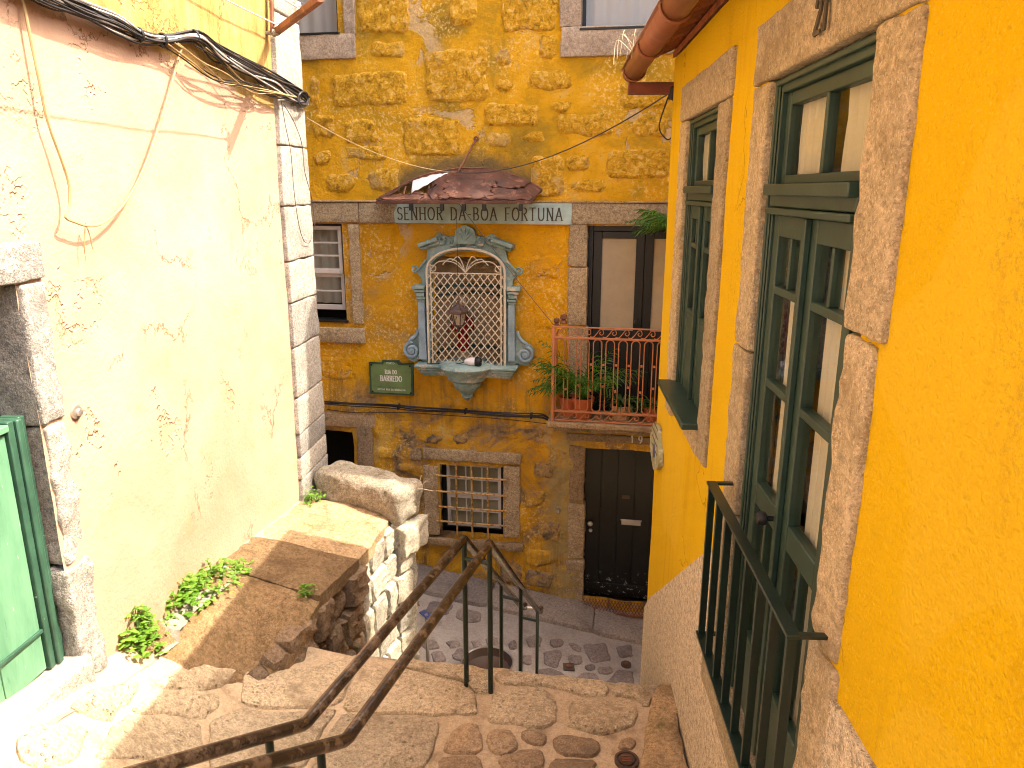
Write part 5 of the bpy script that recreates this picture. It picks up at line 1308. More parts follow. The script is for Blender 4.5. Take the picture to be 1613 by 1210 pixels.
for j in range(16):
    for i in range(48):
        a, b = (i+.5)/48, (j+.5)/16
        hole = (.13 + .06*noise.noise((b*6, 1, 2)) < a < .335 + .05*noise.noise((b*7, 5, 2)) and .18 < b < .84) or (.70 < a < .93 and abs(b - (.78 - .35*(a-.70)) + .05*noise.noise((a*20,1,1))) < .045)
        if not hole: keep.append(full.f[j*48+i])
full.f = keep
sh_ = part('sheet', full, M['canopy'], cn); sd2 = sh_.modifiers.new('solidify', 'SOLIDIFY'); sd2.thickness = .006
rsc = random.Random(8)
for (a0, a1, b0, b1, lift, sd) in ((.36,.62,.10,.95,.012,1),(.58,.86,.05,.62,.016,2),(.60,.99,.66,1.0,.014,3),(.02,.30,.80,1.0,.012,4),(.44,.72,.55,.98,.022,5)):
    lay = MB().grid(lambda s, t: (lambda P: (P.x, P.y - lift*.5, P.z + lift + .012*noise.noise((s*5, t*5, sd))))(Vector(cf(min(1, max(0, a0 + (a1-a0)*s + .05*noise.noise((t*6, sd, 1))*(1 if .1 < s else 1))), min(1, max(0, b0 + (b1-b0)*t + .10*noise.noise((s*8, sd, 4))))))), 20, 10)
    lo_ = part('torn_sheet', lay, M['canopy'], cn); ls = lo_.modifiers.new('solidify', 'SOLIDIFY'); ls.thickness = .005
part('front_edge', MB().bar((x0f, -.5, zf-.012), (x1f, -.5, zf-.012), .02, .035), M['canopy'], cn, bevel=.004)
part('wall_edge', MB().tube([(p[0], -.02, p[2]+.01) for p in Ax], .012, 6), M['rust'], cn)
for a in (.04, .18, .34, .52, .70, .84, .97):
    part('rib', MB().tube([Vector(cf(a, b/6)) - Vector((0,0,.022)) for b in range(7)], .011, 5), M['rust'], cn)
for a in (.23, .43, .57, .70, .93):
    q = Vector(cf(a, 1)); part('bracket', MB().box(q.x-.02, q.x+.02, q.y-.012, q.y+.03, zf-.10, zf-.03), M['black'], cn, bevel=.003)
part('back_board', MB().box(x0f+.25, x1f-.2, -.09, -.055, zf-.02, zf+.05), M['wood_eave'], cn)
q = Vector(cf(.48, .35)); w1 = FW.hit(750, 219, .02); part('stay_rod', MB().tube([(w1[0], -.02, w1[1]), (q.x, q.y, q.z+.02)], .011, 6), M['rust'], cn)
part('stay_ring', MB().lathe([(.012,-.03),(.03,-.028),(.03,-.01),(.012,-.005)], (w1[0], -.005, w1[1]), 10, 'y'), M['rust'], cn)
part('stay_clamp', MB().rock(q.x-.06, q.x+.07, q.y-.04, q.y+.04, q.z-.01, q.z+.05, r=.012, amp=.02, cell=.03, seed=4), M['rust'], cn)
def pf(a, b):
    P = Vector(cf(.235 + .20*a - .05*b*a, .30 + .55*b - .35*a*b)); return (P.x, P.y-.01, P.z + .022 + .025*noise.noise((a*4, b*4, 8)) + .012*noise.noise((a*11, b*9, 2)))
ppr = solo('crumpled_sheet', MB().grid(pf, 14, 12), M['paper'], 'crumpled white sheet lying on the rusty canopy', 'sheet', FW); sd3 = ppr.modifiers.new('solidify', 'SOLIDIFY'); sd3.thickness = .004

# ------------------------------------------------------------------ street name plate
s4 = [FW.hit(u, v, .02) for u, v in ((583,570),(607,568),(608,566.5),(627,566.5),(628,570),(651,574),(652,621),(585,619))]
sg = thing('street_sign', 'green enamel street name plate reading RUA DO BARREDO', 'street sign', FW, (s4[6][0]-.25, 0, s4[7][1]))
sx0, sx1, sz0, sz1 = s4[7][0], s4[6][0], s4[7][1], s4[0][1]; scx = (sx0+sx1)/2
def signpoly(m): 
    return [(sx0+m,sz0+m),(sx1-m,sz0+m),(sx1-m,sz1-m),(scx+.12-m,sz1-m),(scx+.10-m,sz1+.028-m),(scx-.10+m,sz1+.028-m),(scx-.12+m,sz1-m),(sx0+m,sz1-m)]
part('rim', MB().plate(signpoly(0), -.045, -.01), M['sign_edge'], sg, bevel=.006)
pl = part('plate', MB().plate(signpoly(.022), -.050, -.045), M['sign_green'], sg, bevel=.003)
hh = sz1 - sz0
L_ = M['letter_pale']
part('lettering', text('RUA DO', scx, sz0+hh*.66, hh*.125, -.0505, t=.16, sp=.12, depth=.002, width=.15), L_, pl, smooth=False, kind='stuff')
part('lettering', text('BARREDO', scx, sz0+hh*.43, hh*.165, -.0505, t=.17, sp=.12, depth=.002, width=.275), L_, pl, smooth=False, kind='stuff')
part('lettering', text('ANTIGA RUA DA MANGALHA', scx, sz0+hh*.13, hh*.055, -.0505, t=.14, sp=.12, depth=.002, width=.36, serif=False), M['letter_pale'], pl, smooth=False, kind='stuff')
part('lettering', text('PORTO', scx, sz1-.012, .022, -.0505, t=.13, sp=.16, depth=.002, width=.10, serif=False), L_, pl, smooth=False, kind='stuff')
part('rule', MB().box(scx-.18, scx+.18, -.052, -.0502, sz0+hh*.235, sz0+hh*.242), M['sign_edge'], pl, smooth=False)
for xx in (sx0+.03, sx1-.03):
    for zz in (sz0+.03, sz1-.03): part('bolt', MB().lathe([(0,-.062),(.010,-.060),(.013,-.05)], (xx, 0, zz), 8, 'y'), M['black'], sg)

# ------------------------------------------------------------------ balcony
b_o = .46; yb = -b_o
bx0 = FW.hit(871, 590, b_o)[0]; bx1 = bx0 + 2.0; bzt = FW.hit(950, 517, b_o)[1]; bz2 = FW.hit(950, 534, b_o)[1]; bz3 = FW.hit(950, 651, b_o)[1]; bz4 = FW.hit(950, 665, b_o)[1]
bal = thing('balcony', 'small stone balcony with orange scrolled iron railing above the black door', 'balcony', FW, ((bx0+bx1)/2, 0, bz4-.15))
part('slab', MB().rock(bx0-.06, bx1, yb-.06, .05, bz4-.085, bz4-.012, r=.02, amp=.012, cell=.07, most=26, seed=3), M['granite_brown'], bal)
part('slab', MB().rock(bx0+.0, bx1, yb+.03, .05, bz4-.15, bz4-.088, r=.02, amp=.012, cell=.07, most=26, seed=4), M['granite_brown'], bal)
O = M['orange_iron']
for zz, hh_ in ((bzt,.014),(bz2,.022),(bz3,.022),(bz4,.014)):
    part('rail', MB().box(bx0, bx1, yb-.010, yb+.010, zz-hh_/2, zz+hh_/2), O, bal, bevel=.003)
    part('rail', MB().box(bx0-.0095, bx0+.0095, yb+.0102, .0, zz-hh_/2+.0005, zz+hh_/2-.0005), O, bal, bevel=.003)
part('post', MB().box(bx0-.016, bx0+.016, yb-.016, yb+.016, bz4-.02, bzt+.012), O, bal, bevel=.004)
part('post_knob', MB().lathe([(.0,bzt+.10),(.03,bzt+.085),(.035,bzt+.06),(.02,bzt+.035),(.028,bzt+.012)], (bx0+.03, yb+.02, 0), 12), M['rust'], bal)
part('insulator', MB().lathe([(.0,bzt+.13),(.035,bzt+.12),(.04,bzt+.08),(.022,bzt+.07),(.038,bzt+.05),(.038,bzt+.02),(0,bzt+.015)], (bx0+.10, yb+.08, 0), 12), M['rust'], bal)
pw = .138; hl = MB(); rr = .046
zlo2, zhi2 = bz3+.011, bz2-.011
loop = [(-rr, 0, zlo2+rr)] + [(-rr, 0, zlo2+rr+(zhi2-zlo2-2*rr)*i/4) for i in range(1, 5)] + [(rr*cos(a), 0, zhi2-rr+rr*sin(a)) for a in [pi - pi*i/8 for i in range(1, 9)]] + [(rr, 0, zlo2+rr+(zhi2-zlo2-2*rr)*(4-i)/4) for i in range(1, 5)] + [(rr*cos(a), 0, zlo2+rr+rr*sin(a)) for a in [-pi*i/8 for i in range(1, 8)]]
me_loop = mesh_of('baluster', MB().tube(loop, .0062, 6, closed=True), O)
me_rivet = mesh_of('collar', MB().box(-.012, .012, -.009, .009, -.011, .011), O)
def scr(r, h):
    P = [( -r*.35*0 + (.5*h)*(1-.72*i/22)*cos(pi*.5+i*.36), 0, (.5*h)*(1-.72*i/22)*sin(pi*.5+i*.36)) for i in range(23)]
    return P
hS = (bzt-bz2) - .022
Sx = spline([(-pw*.62, 0, -hS*.40), (-pw*.36, 0, -hS*.44), (-pw*.10, 0, -hS*.05), (pw*.14, 0, hS*.40), (pw*.36, 0, hS*.40), (pw*.44, 0, hS*.02), (pw*.28, 0, -hS*.20), (pw*.12, 0, hS*.0), (pw*.22, 0, hS*.16)], 5)
me_s = mesh_of('scroll', MB().tube(Sx, .0052, 6), O)
i = 0; xx = bx0 + .075
while xx < bx1 - .05:
    inst('baluster', me_loop, bal, (xx, yb, 0)); 
    if i > 0:
        for f_ in ((.30 if i % 2 else .36), .66): inst('collar', me_rivet, bal, (xx - pw/2, yb, zlo2 + (zhi2-zlo2)*f_))
    inst('scroll', me_s, bal, (xx, yb, (bzt+bz2)/2)); inst('scroll', me_s, bal, (xx, yb, (bz3+bz4)/2), (0, 0, 0), (1, 1, (bz3-bz4)/(bzt-bz2)))
    xx += pw; i += 1
yy = yb + .09
while yy < -.04: inst('baluster', me_loop, bal, (bx0, yy, 0), (0, 0, pi/2)); yy += pw
# pots and plants behind it
def pot(name, label, x, y, r, h, mat, cat='plant pot', flare=.78):
    t = thing(name, label, cat, FW, (x, y, bz4-.012)); z = bz4 - .012
    part('pot', MB().lathe([(0,0),(r*flare,0),(r*.96,h*.82),(r*1.08,h*.82),(r*1.10,h),(r*.98,h),(r*.93,h*.88)], (x, y, z), 24), mat, t)
    part('soil', MB().lathe([(0,h*.87),(r*.94,h*.87)], (x, y, z), 20), M['soil'], t); return z + h*.87
def frond(p0, az, L, rise, droop, nl, lw, ll, mat_mb):
    """arching stalk with paired narrow leaflets"""
    P = []
    for i in range(9):
        t = i/8; d = L*t; P.append(Vector(p0) + Vector((cos(az)*d*(.5+.5*t)*.9, sin(az)*d*(.5+.5*t)*.9, rise*t - droop*t*t)))
    mat_mb.tube(P, [.006*(1-.7*i/8) for i in range(9)], 4)
    for i in range(2, nl):
        t = i/nl; q = t*8; k = min(int(q), 7); c = P[k].lerp(P[k+1], q-k); d = (P[k+1]-P[k]).normalized(); side = d.cross(Vector((0,0,1)))
        side = side.normalized() if side.length > .01 else Vector((1,0,0))
        for sg in (-1, 1):
            l = ll*(sin(pi*min(.98, t*.8+.18)))*random.uniform(.85, 1.1); dr = (side*sg*.8 + d*.75 + Vector((0,0,random.uniform(-.35,.05)))).normalized()
            mid = c + dr*l*.5 + Vector((0,0,.01)); tip = c + dr*l + Vector((0,0,-l*.25)); w = d*lw*.5
            mat_mb.add([c-w*.3, c+w*.3, mid+w, mid-w, tip], [(0,1,2,3),(3,2,4)])
def palm(name, label, x, y, z, n, L, ll, seed, spread=(0, 2*pi), rise=.55):
    random.seed(seed); t = thing(name, label, 'plant', FW, (x, y, z))
    for i in range(n):
        az = spread[0] + (spread[1]-spread[0])*(i+random.uniform(-.3,.3))/n; mb = MB()
        frond((x+.02*cos(az), y+.02*sin(az), z), az, L*random.uniform(.75, 1.1), rise*random.uniform(.7, 1.25), rise*random.uniform(.35, .8), 13, .02, ll, mb)
        part('frond', mb, M['palm'], t, smooth=False)
    return t
p1 = FW.hit(918, 640, .3)[0]; zt1 = pot('terracotta_pot', 'terracotta pot at the left end of the balcony', p1, -.27, .12, .24, M['terracotta'])
palm('potted_palm', 'bushy green palm in a terracotta pot behind the railing', p1, -.26, zt1, 22, .72, .22, 3, rise=.80)
p0 = FW.hit(889, 660, .3)[0]
zt0 = pot('terracotta_pot', 'smaller dark terracotta pot beside the balcony corner post', p0+.03, -.20, .10, .22, M['terracotta'])
palm('potted_palm', 'narrow palm leaning out past the balcony corner post', p0+.03, -.2, zt0, 12, .62, .19, 9, (1.6, 5.2), .75)
p2 = FW.hit(978, 655, .3)[0]; zt2_ = pot('glazed_pot', 'tan patterned pot on the balcony under strap leaved plant', p2, -.28, .12, .18, M['pot_tan'])
def straps(name, label, x, y, z, n, L, seed):
    random.seed(seed); mb = MB()
    for i in range(n):
        az = random.uniform(0, 2*pi); l = L*random.uniform(.6, 1.15); up_ = random.uniform(.25, .75); P = []
        for k in range(7): t = k/6; P.append(Vector((x + cos(az)*l*t*.8, y + sin(az)*l*t*.55, z + l*up_*(1.6*t - 1.7*t*t))))
        w = Vector((-sin(az), cos(az), 0))*.011; vs_ = []
        for k, p in enumerate(P): q = (1 - (k/6)**2)*.9 + .1; vs_ += [p - w*q, p + w*q + Vector((0,0,.004))]
        mb.add(vs_, [(2*k, 2*k+1, 2*k+3, 2*k+2) for k in range(6)])
    t = thing(name, label, 'plant', FW, (x, y, z)); part('leaves', mb, M['spider'], t, smooth=True, kind='stuff'); return t
straps('spider_plant', 'arching strap leaved plant in the tan pot on the balcony', p2, -.28, zt2_, 60, .42, 5)
p3 = FW.hit(1020, 655, .3)[0]; zt3 = pot('terracotta_pot', 'small pot near the right end of the visible balcony', p3+.05, -.26, .10, .17, M['terracotta'])
straps('spider_plant', 'arching strap leaved plant beside the yellow house corner on the balcony', p3+.05, -.26, zt3, 50, .42, 6)
p4 = FW.hit(1075, 330, .4)[0]
hp = palm('hanging_palm', 'palm fronds reaching in beside the yellow house at lintel height', p4, -.30, FW.hit(1060, 372, .4)[1], 10, .62, .26, 12, (2.2, 4.2), .42)
zt4 = FW.hit(1060, 372, .4)[1]
part('planter', MB().lathe([(0,-.16),(.09,-.16),(.12,0),(.10,0),(.09,-.02),(0,-.02)], (p4, -.30, zt4), 16).tube([(p4, -.2, zt4-.06), (p4, .0, zt4-.06)], .008, 5), M['terracotta'], hp)

# ================================================================== stair handrail
hr = thing('stair_handrail', 'double pipe handrail with dark green posts running down the stairs', 'handrail', WD, (-.2, 4.1, -3.1))
def P3(u, v, z): X, Y = ground_hit(u, v, z); return Vector((X, Y, z))
ztop = -2.065
A1, A2 = P3(723, 852, ztop), P3(770, 852, ztop)
f1, f2 = P3(735, 1080, -3.1), P3(773, 1090, -3.1)
A1 = Vector((f1.x, f1.y, ztop)); A2 = Vector((f2.x, f2.y, ztop))
dirn = Vector((.163, 1, 0))
def down(A, L): return Vector((A.x + .163*L, A.y + L, A.z - .805*L))
B1, B2 = P3(480, 1141, ztop), P3(545, 1166, ztop)
C1, C2 = P3(235, 1212, ztop + .32), P3(375, 1214, ztop + .32)
C1e, C2e = B1 + (C1-B1)*2.6, B2 + (C2-B2)*2.6
E1, E2 = down(A1, 2.42), down(A2, 2.42)
for k, (c, b, a, e) in enumerate(((C1e, B1, A1, E1), (C2e, B2, A2, E2))):
    fin = [e, e + Vector((.03, .10, -.03)), e + Vector((.03, .16, -.10))]
    path = [c, b + (c-b)*.03, b + (c-b)*.008 , b + (a-b)*.008, b + (a-b)*.02, a + (b-a)*.03, a, a + (e-a)*.02, a + (e-a)*.05] + [a + (e-a)*t for t in (.3,.6,.9)] + fin
    part('pipe', MB().tube(path, .0265, 14), M['steel_rail'], hr)
part('end_bend', MB().tube([E1 + Vector((.03,.16,-.10)), E1.lerp(E2, .5) + Vector((.04,.20,-.11)), E2 + Vector((.03,.16,-.10))], .02, 10), M['chrome'], hr)
def post(p, zfoot): part('post', MB().tube([(p.x, p.y, zfoot), (p.x, p.y, p.z)], .0165, 10), M['green_rail'], hr)
def rung(p, q, dz): part('rung', MB().tube([(p.x, p.y, p.z-dz), (q.x, q.y, q.z-dz)], .014, 8), M['green_rail'], hr)
post(A1, -3.12); post(A2, -3.12); rung(A1, A2, .13)
for L in (1.26, 2.36):
    d1, d2 = down(A1, L), down(A2, L)
    for d in (d1, d2):
        s = ST.local(d.x, d.y)[1]; i = max(1, min(10, int(s/.245)+1)); post(d, -3.1-.195*i if s < 2.45 else street_z(d.x, d.y)-.02)
    rung(d1, d2, .12)
N1, N2 = B1 + (C1-B1)*.28, B2 + (C2-B2)*.28
post(N1, -3.0); post(N2, -3.0); rung(N1, N2, .14)
rung(B1 + (C1-B1)*1.2, B2 + (C2-B2)*1.2, .0)
for t in (2.3,):
    for b, c in ((B1, C1), (B2, C2)): q = b + (c-b)*t; post(q, q.z - .95)

# ------------------------------------------------------------------ iron covers
def cover(name, label, X, Y, z, r, square=False):
    t = thing(name, label, 'cover', WD, (X, Y, z))
    if square: part('frame', MB().box(X-r, X+r, Y-r, Y+r, z, z+.02), M['iron'], t, bevel=.004)
    else: part('frame', MB().lathe([(0,.012),(r*.78,.012),(r*.80,.022),(r,.022),(r,-.02)], (X, Y, z), 28), M['iron'], t)
    part('lid', MB().lathe([(0,.026),(r*.62,.026),(r*.66,.02)], (X, Y, z), 24), M['iron'], t)
    for k in (-1, 0, 1): part('rib', MB().box(X-r*.4, X+r*.4, Y+k*r*.28-.006, Y+k*r*.28+.006, z+.0262, z+.031), M['rust'], t, bevel=.002)
X, Y = land_px(987, 1201); cover('valve_cover', 'round rusty iron valve cover on the landing beside the kerb block', X, Y, land_z(X, Y), .068)
X, Y = street_px(896, 1052); cover('valve_cover', 'small square iron valve cover among the street cobbles', X, Y, street_z(X, Y), .062, True)
X, Y = street_px(986, 1048); cover('valve_cover', 'small round iron valve cover near the foot of the yellow house', X, Y, street_z(X, Y), .058)
X, Y = street_px(768, 1062); z = street_z(X, Y)
bs = thing('metal_basin', 'round rusty basin with bright rim standing on the street behind the posts', 'basin', WD, (X, Y, z))
part('bowl', MB().lathe([(0,.02),(.18,.02),(.24,.05),(.27,.14),(.262,.14),(.235,.06),(.175,.032),(0,.032)], (X, Y, z), 32), M['iron'], bs)
part('rim', MB().tube([(X+.27*cos(a), Y+.27*sin(a), z+.145) for a in [2*pi*i/36 for i in range(36)]], .009, 6, closed=True), M['chrome'], bs)
# small blue panel on a post, half hidden by the parapet
q = Vector((-.86, 6.62, 0)); zz = street_z(q.x, q.y)
sp = thing('blue_panel', 'small blue panel on a metal post peeping out behind the pale wall corner', 'sign', WD, (q.x, q.y, zz))
zp = ray(651, 968); zp = zp.z/zp.y*6.62
part('post', MB().tube([(q.x, q.y, zz), (q.x, q.y, zp)], .018, 8), M['chrome'], sp)
pn = MB().bar((q.x-.05, q.y+.06, zp), (q.x+.05, q.y-.04, zp-.02), .07, .01); part('panel', pn, M['blue_sign'], sp)

# ------------------------------------------------------------------ tile plaque on the house corner
pq = [RW.hit(u, v, .02) for u, v in ((1029,660),(1035,660),(1037,668),(1041,684),(1041,720),(1037,755),(1034,757),(1026,722))]
cx = sum(p[0] for p in pq)/8; cz = sum(p[1] for p in pq)/8
tq = thing('tile_plaque', 'pale green glazed tile plaque near the corner of the yellow house', 'plaque', RW, (cx, 0, cz-.3))
x0q, x1q = min(p[0] for p in pq), max(p[0] for p in pq); z0q, z1q = min(p[1] for p in pq)+.05, max(p[1] for p in pq)-.03; wq = (x1q-x0q)/2; mq = (x0q+x1q)/2; x0q = max(x0q, XC+.03)
outq = [(mq-wq,z0q+.12),(mq-wq*.55,z0q+.05),(mq,z0q),(mq+wq*.55,z0q+.05),(mq+wq,z0q+.12),(mq+wq,z1q-.14),(mq+wq*.6,z1q-.10),(mq+wq*.45,z1q-.02),(mq,z1q),(mq-wq*.45,z1q-.02),(mq-wq*.6,z1q-.10),(mq-wq,z1q-.14)]
outq = [(max(p[0], XC+.025), p[1]) for p in outq]
pt = part('tile', MB().plate(smooth_poly(outq, 2, .2), -.035, -.004), M['porcelain'], tq, bevel=.005)
part('emblem', MB().lathe([(0,-.040),(.05,-.039),(.055,-.035)], (mq, 0, z1q-.2), 16, 'y'), M['blue_sign'], pt)
for k in range(4): part('line', MB().box(mq-wq*.6, mq+wq*.6, -.0372, -.035, z0q+.16+.06*k, z0q+.17+.06*k), M['letter'], pt, smooth=False)

# ------------------------------------------------------------------ cables on the cream wall
def lw(u, v, d): x, z = LW.hit(u, v, d); return (x, -d, z)
cbu = thing('cable_bundle', 'thick bundle of black cables strung along the cream wall', 'cables', LW, lw(300, 80, .08))
mid = [(-60,-75),(20,-38),(80,-8),(130,14),(180,32),(225,55),(262,62),(312,57),(345,85),(385,106),(430,128),(462,146),(484,158)]
rs = random.Random(21)
for k in range(34):
    a, b = rs.uniform(0, 2*pi), rs.random()**.5; pts = []
    for i, (u, v) in enumerate(mid):
        t = i/(len(mid)-1); R = 12*(.55 if i in (5, 6, 7, 12) else 1.1) ; tw = a + t*rs.uniform(.8, 1.2)*3
        sag = 10*b*max(0, sin(pi*((i*1.0) % 3)/3)) if k % 4 == 0 else 0
        pts.append(lw(u + R*b*cos(tw)*.6, v + R*b*sin(tw) + sag + rs.uniform(-2,2), .06 + .03*b*sin(tw+1)))
    part('cable', MB().tube(spline(pts, 5), rs.choice((.0055,.0065,.0085)), 5), M['cable'] if k % 5 else M['cable_grey'], cbu)
for k in range(7):       # loose loops that have slipped out of the bundle
    i0 = rs.uniform(225, 330); pts = [lw(i0, 60+(i0-225)*.15, .08)]
    for j in range(1, 5): t = j/5; pts.append(lw(i0 + (475-i0)*t, 62 + 92*t + rs.uniform(14, 34)*sin(pi*t), .06 + .05*rs.random()))
    pts.append(lw(478, 156, .07)); part('cable', MB().tube(spline(pts, 6), .0045, 5), M['cable'] if k % 2 else M['cable_tan'], cbu)
for u, v in ((262,63),(312,57),(225,55)): 
    x, z = LW.hit(u, v, .085); part('clip', MB().tube([(x + .012*cos(a)*0, -.06 + .03*cos(a), z + .034*sin(a)) for a in [2*pi*i/12 for i in range(12)]], .008, 5, closed=True), M['cable'], cbu)
# coil where the bundle turns the corner
part('coil', MB().tube(spline([lw(478+9*cos(a)*(1-.012*i), 156+13*sin(a)*(1-.01*i), .09+.03*sin(a*.7)) for i, a in enumerate([.9*j for j in range(26)])], 3), .006, 5), M['cable'], cbu)
hang = [(28,-20),(36,0),(48,60),(60,118),(75,190),(98,255),(109,292),(109,325),(103,342),(118,350),(140,356),(165,350),(195,322),(222,275),(245,215),(268,140),(280,95),(288,72)]
solo('hanging_cable', MB().tube(spline([lw(u, v, .03 + .035*sin(pi*i/17)) for i, (u, v) in enumerate(hang)], 5), .0065, 6), M['cable_tan'], 'thin tan cable hanging in a long loop on the cream wall', 'cable', LW)
h2 = [(135,352),(133,375),(134,400)]; solo('cable_tail', MB().tube(spline([lw(u, v, .04) for u, v in h2], 4), .003, 5).tube(spline([lw(u, v, .04) for u, v in ((135,354),(142,372),(146,392))], 4), .003, 5), M['cable_tan'], 'short frayed ends dangling under the hanging cable loop', 'cable', LW)
# iron bracket with insulators and the overhead wires it carries
b0 = Vector(lw(429, 52, .05)); b1 = Vector(lw(428, -30, .05)); root = lw(430, 18, .05)
br = thing('wire_bracket', 'rusty iron wall bracket carrying overhead wires at the pillar', 'bracket', LW, tuple(b0))
part('upright', MB().bar(b0, b1, .05, .02), M['rust'], br, bevel=.003)
tipw = Vector((-1.28, 5.45, 1.235)); tx, ty = LW.local(tipw.x, tipw.y); tip = Vector((tx, ty, tipw.z)); rt = Vector((root[0], -.06, tipw.z - .03))
part('arm', MB().bar(rt, tip, .045, .045), M['rust'], br, bevel=.003)
part('foot', MB().lathe([(0,-.10),(.02,-.095),(.03,-.06),(.015,-.04),(.015,0)], (b0.x, 0, b0.z), 10, 'y'), M['granite_pale'], br)
IN = []
for t in (.03, .55, .96):
    p = rt.lerp(tip, t); IN.append(p); part('insulator', MB().lathe([(0,.09),(.02,.085),(.026,.06),(.016,.05),(.026,.035),(.026,.02),(.01,.015)], (p.x, p.y, p.z), 12), M['porcelain'] if False else M['bin_label'], br)
for k, p in enumerate(IN):
    q0 = p + Vector((0, 0, .05)); w = LW.w(q0.x, q0.y, q0.z); pts = []
    for i in range(13): t = i/12; pts.append((p.x - (p.x+1.0)*t, p.y - .35*t*(0 if k else -.3), q0.z + (.18*t) - .35*t*(1-t)))
    solo('overhead_wire', MB().tube(pts, .006, 5), M['cable_grey'], ['overhead wire fixed nearest the wall on the rusty bracket', 'overhead wire from the middle insulator of the rusty bracket', 'overhead wire from the outer tip of the rusty bracket'][k], 'wire', LW, base=tuple(p), group='overhead wires on the bracket')
# thin wires running down the pillar
for k, pts in enumerate(([(443,160),(450,200),(458,240),(463,300),(470,350),(478,378),(488,382),(493,365)], [(447,165),(462,190),(475,225),(480,270),(488,300),(493,325),(496,360)])):
    solo('pillar_wire', MB().tube(spline([lw(u, v, .062) for u, v in pts], 5), .003, 5), M['wire'], ('thin black wire looping down the granite pillar', 'thin black wire slanting down the pillar edge')[k], 'wire', LW)

# ------------------------------------------------------------------ cables on the ochre wall
def fw(u, v, d): x, z = FW.hit(u, v, d); return (x, -d, z)
fc = thing('facade_cable', 'black cable run across the ochre wall below the shrine', 'cables', FW, fw(690, 645, .06))
for k in range(4):
    pts = [fw(u, v + rs.uniform(-1.2, 1.2) + 1.5*(k-1.5), .055 + .02*rs.random()) for u, v in ((500,634),(520,634),(560,637),(610,639),(660,644),(720,647),(780,652),(830,654),(855,656),(868,664))]
    part('cable', MB().tube(spline(pts, 5), .008, 5), M['cable'], fc)
part('cable', MB().tube(spline([fw(u, v, .05) for u, v in ((515,645),(560,650),(640,650),(700,654),(790,660),(866,668))], 5), .005, 5), M['cable'], fc)
part('cable_end', MB().lathe([(0,-.03),(.014,-.03),(.016,.03),(0,.03)], fw(519, 636, .06), 8, 'x'), M['black'], fc)
for u, v in ((630,641),(735,648),(838,655)): part('clip', MB().box(fw(u,v,0)[0]-.012, fw(u,v,0)[0]+.012, -.085, .0, fw(u,v,.05)[2]-.03, fw(u,v,.05)[2]+.03), M['black'], fc, bevel=.003)
q = Vector(cf(.48, .35)); qx = (q.x, q.y-.02, q.z+.03)
rc = RW.w(XC+.04, -.02, RW.hit(1058, 148)[1]); a_, b_ = FW.local(rc.x, rc.y); rcl = (a_, b_, rc.z - H)
def sagging(p, q, s, n=14): 
    p, q = Vector(p), Vector(q); return [tuple(p.lerp(q, i/n) - Vector((0,0,4*s*(i/n)*(1-i/n)))) for i in range(n+1)]
solo('span_wire', MB().tube(sagging(qx, rcl, .16), .0055, 5), M['wire'], 'black wire sagging from the canopy to the yellow house corner', 'wire', FW)
lc = LW.w(7.0, -.06, LW.hit(489, 190)[1]); a_, b_ = FW.local(lc.x, lc.y)
solo('span_wire', MB().tube(sagging((a_, b_, lc.z-H), qx, .10), .0032, 5), M['cable_tan'], 'thin tan wire from the granite pillar down to the canopy', 'wire', FW)
solo('span_wire', MB().tube(sagging((lx+.05, -.45, zf-.03), (bx0, yb, bzt+.02), .02), .0035, 5), M['wire'], 'thin wire slanting from the canopy to the balcony corner', 'wire', FW)
lp = [rcl, (rcl[0]-.03, rcl[1], rcl[2]-.09), (rcl[0]-.06, rcl[1], rcl[2]-.22), (rcl[0]-.0, rcl[1], rcl[2]-.30), (rcl[0]+.05, rcl[1], rcl[2]-.26)]
solo('wire_anchor', MB().tube(spline(lp, 5), .005, 5).lathe([(0,-.05),(.03,-.04),(.03,.03),(.012,.05),(0,.05)], (rcl[0]+.02, rcl[1], rcl[2]), 10), M['black'], 'black wire anchor and loop on the yellow house corner', 'wire anchor', FW)
# small meter cap on the lower wall
x, z = FW.hit(879, 804, .02); solo('pipe_cap', MB().lathe([(0,-.05),(.02,-.05),(.026,-.04),(.03,-.01),(.03,.02)], (x, 0, z), 14, 'y'), M['chrome'], 'small round metal cap on the lower ochre wall', 'pipe cap', FW)

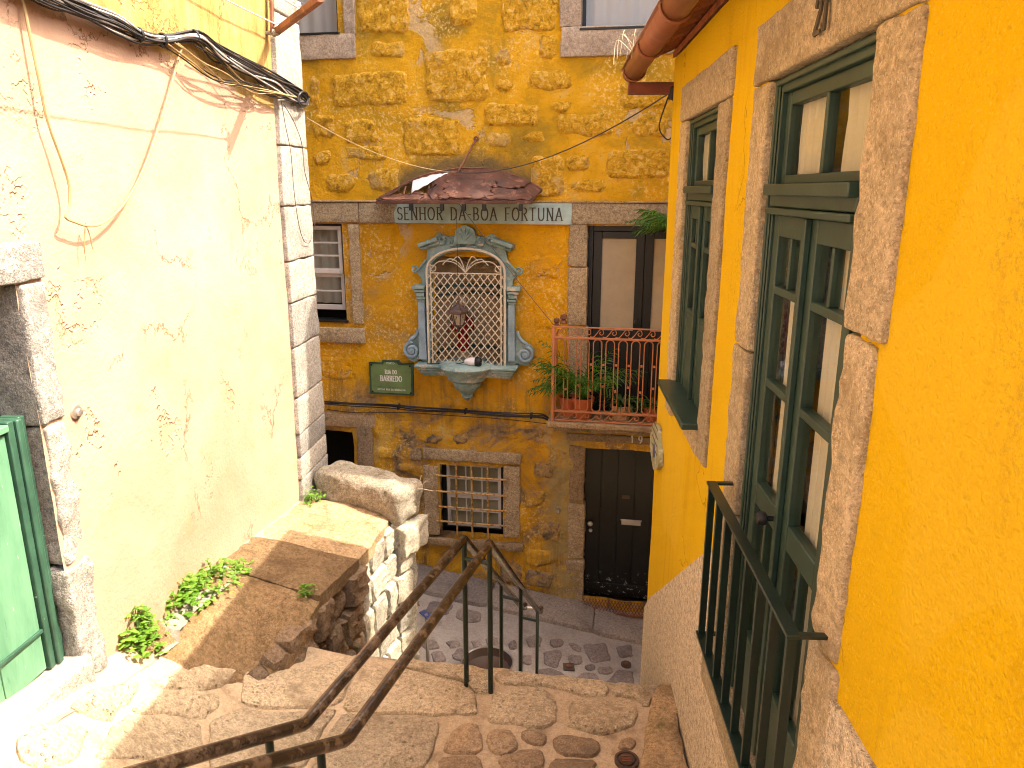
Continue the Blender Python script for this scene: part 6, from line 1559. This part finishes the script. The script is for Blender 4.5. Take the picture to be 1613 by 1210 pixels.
# ------------------------------------------------------------------ weeds at the foot of the walls
def weed(label, X, Y, z, R, hgt, n, seed, leaf=.035, wallx=None):
    random.seed(seed); t = thing('weed', label, 'weed', WD, (X, Y, z)); mb = MB(); stm = MB()
    for i in range(n):
        a = random.uniform(0, 2*pi); r = R*random.random()**.6*random.choice((.8,1,1,1.35)); h = hgt*random.choice((.2,.4,.6,.8,1.0,1.35))*random.uniform(.6, 1)*(1-.5*min(1, r/R)**2)
        c = Vector((X + r*cos(a)*.75, Y + r*sin(a)*1.2, z + h))
        if wallx is not None: c.x = max(c.x, wallx(c.y)+.015)
        c.z += (plat_z(c.x, c.y) if Y > 3.95 else land_z(c.x, c.y)) - (plat_z(X, Y) if Y > 3.95 else land_z(X, Y))
        if i % 4 == 0: stm.tube([(X + r*.3*cos(a), Y + r*.3*sin(a), z-.01), tuple(c)], .0025, 4)
        for k in range(3):
            b = random.uniform(0, 2*pi); l = leaf*random.uniform(.35, 1.35); d = Vector((cos(b), sin(b), random.uniform(-.35,.4))).normalized(); s = d.cross(Vector((0,0,1))).normalized()*l*random.choice((.2,.3,.42))
            m_ = c + d*l*.5 + Vector((0,0,l*.1)); e = c + d*l
            mb.add([c, m_-s, e - s*.3, e + s*.3, m_+s], [(0,1,2,3,4)])
    part('foliage', mb, M['weed'], t, smooth=False, kind='stuff'); part('stems', stm, M['spider'], t)
def at_plat(u, v): X, Y = plat_px(u, v); return X, Y, plat_z(X, Y)
def at_land(u, v): X, Y = land_px(u, v, -2.5); return X, Y, land_z(X, Y)
weed('leafy green weed at the wall foot closest to the green door', *at_land(222, 1012), .12, .18, 130, 1, .04, wallX)
weed('tiny weed on the paving just beyond the one near the green door', *at_land(268, 987), .08, .06, 34, 2, .03, wallX)
weed('largest clump of weeds midway along the cream wall foot', *at_plat(287, 946), .15, .17, 120, 3, .045, wallX)
weed('spreading low weeds right after the largest clump', *at_plat(345, 915), .18, .12, 100, 4, .034, wallX)
weed('small sprig on the platform at the shadow edge', *at_plat(380, 897), .09, .06, 40, 5, .03)
weed('bright weed where the pillar meets the cap block', *at_plat(492, 792), .11, .12, 90, 6, .026)
weed('small dark tuft on the platform edge above the rubble', *at_plat(482, 934), .07, .05, 44, 7, .025)
weed('little moss tuft at the right end of the cap block', *at_plat(603, 809), .07, .05, 34, 8, .022)
# dry twig beyond the cap block
X, Y = c1[0] + .18, c1[1] + .2; tz = -2.75; tw = MB()
tw.tube([(X-.05, Y, -2.82), (X+.06, Y, tz+.12), (X+.10, Y, tz+.24)], .004, 5).tube([(X+.06, Y, tz+.12), (X+.20, Y-.02, tz+.10)], .003, 4).tube([(X+.06, Y, tz+.12), (X+.16, Y, tz+.20)], .003, 4).tube([(X-.02, Y, tz+.03), (X+.05, Y, tz-.02)], .003, 4)
solo('dry_twig', tw, M['twig'], 'dry pale twig sticking out beside the cap block', 'twig', WD)
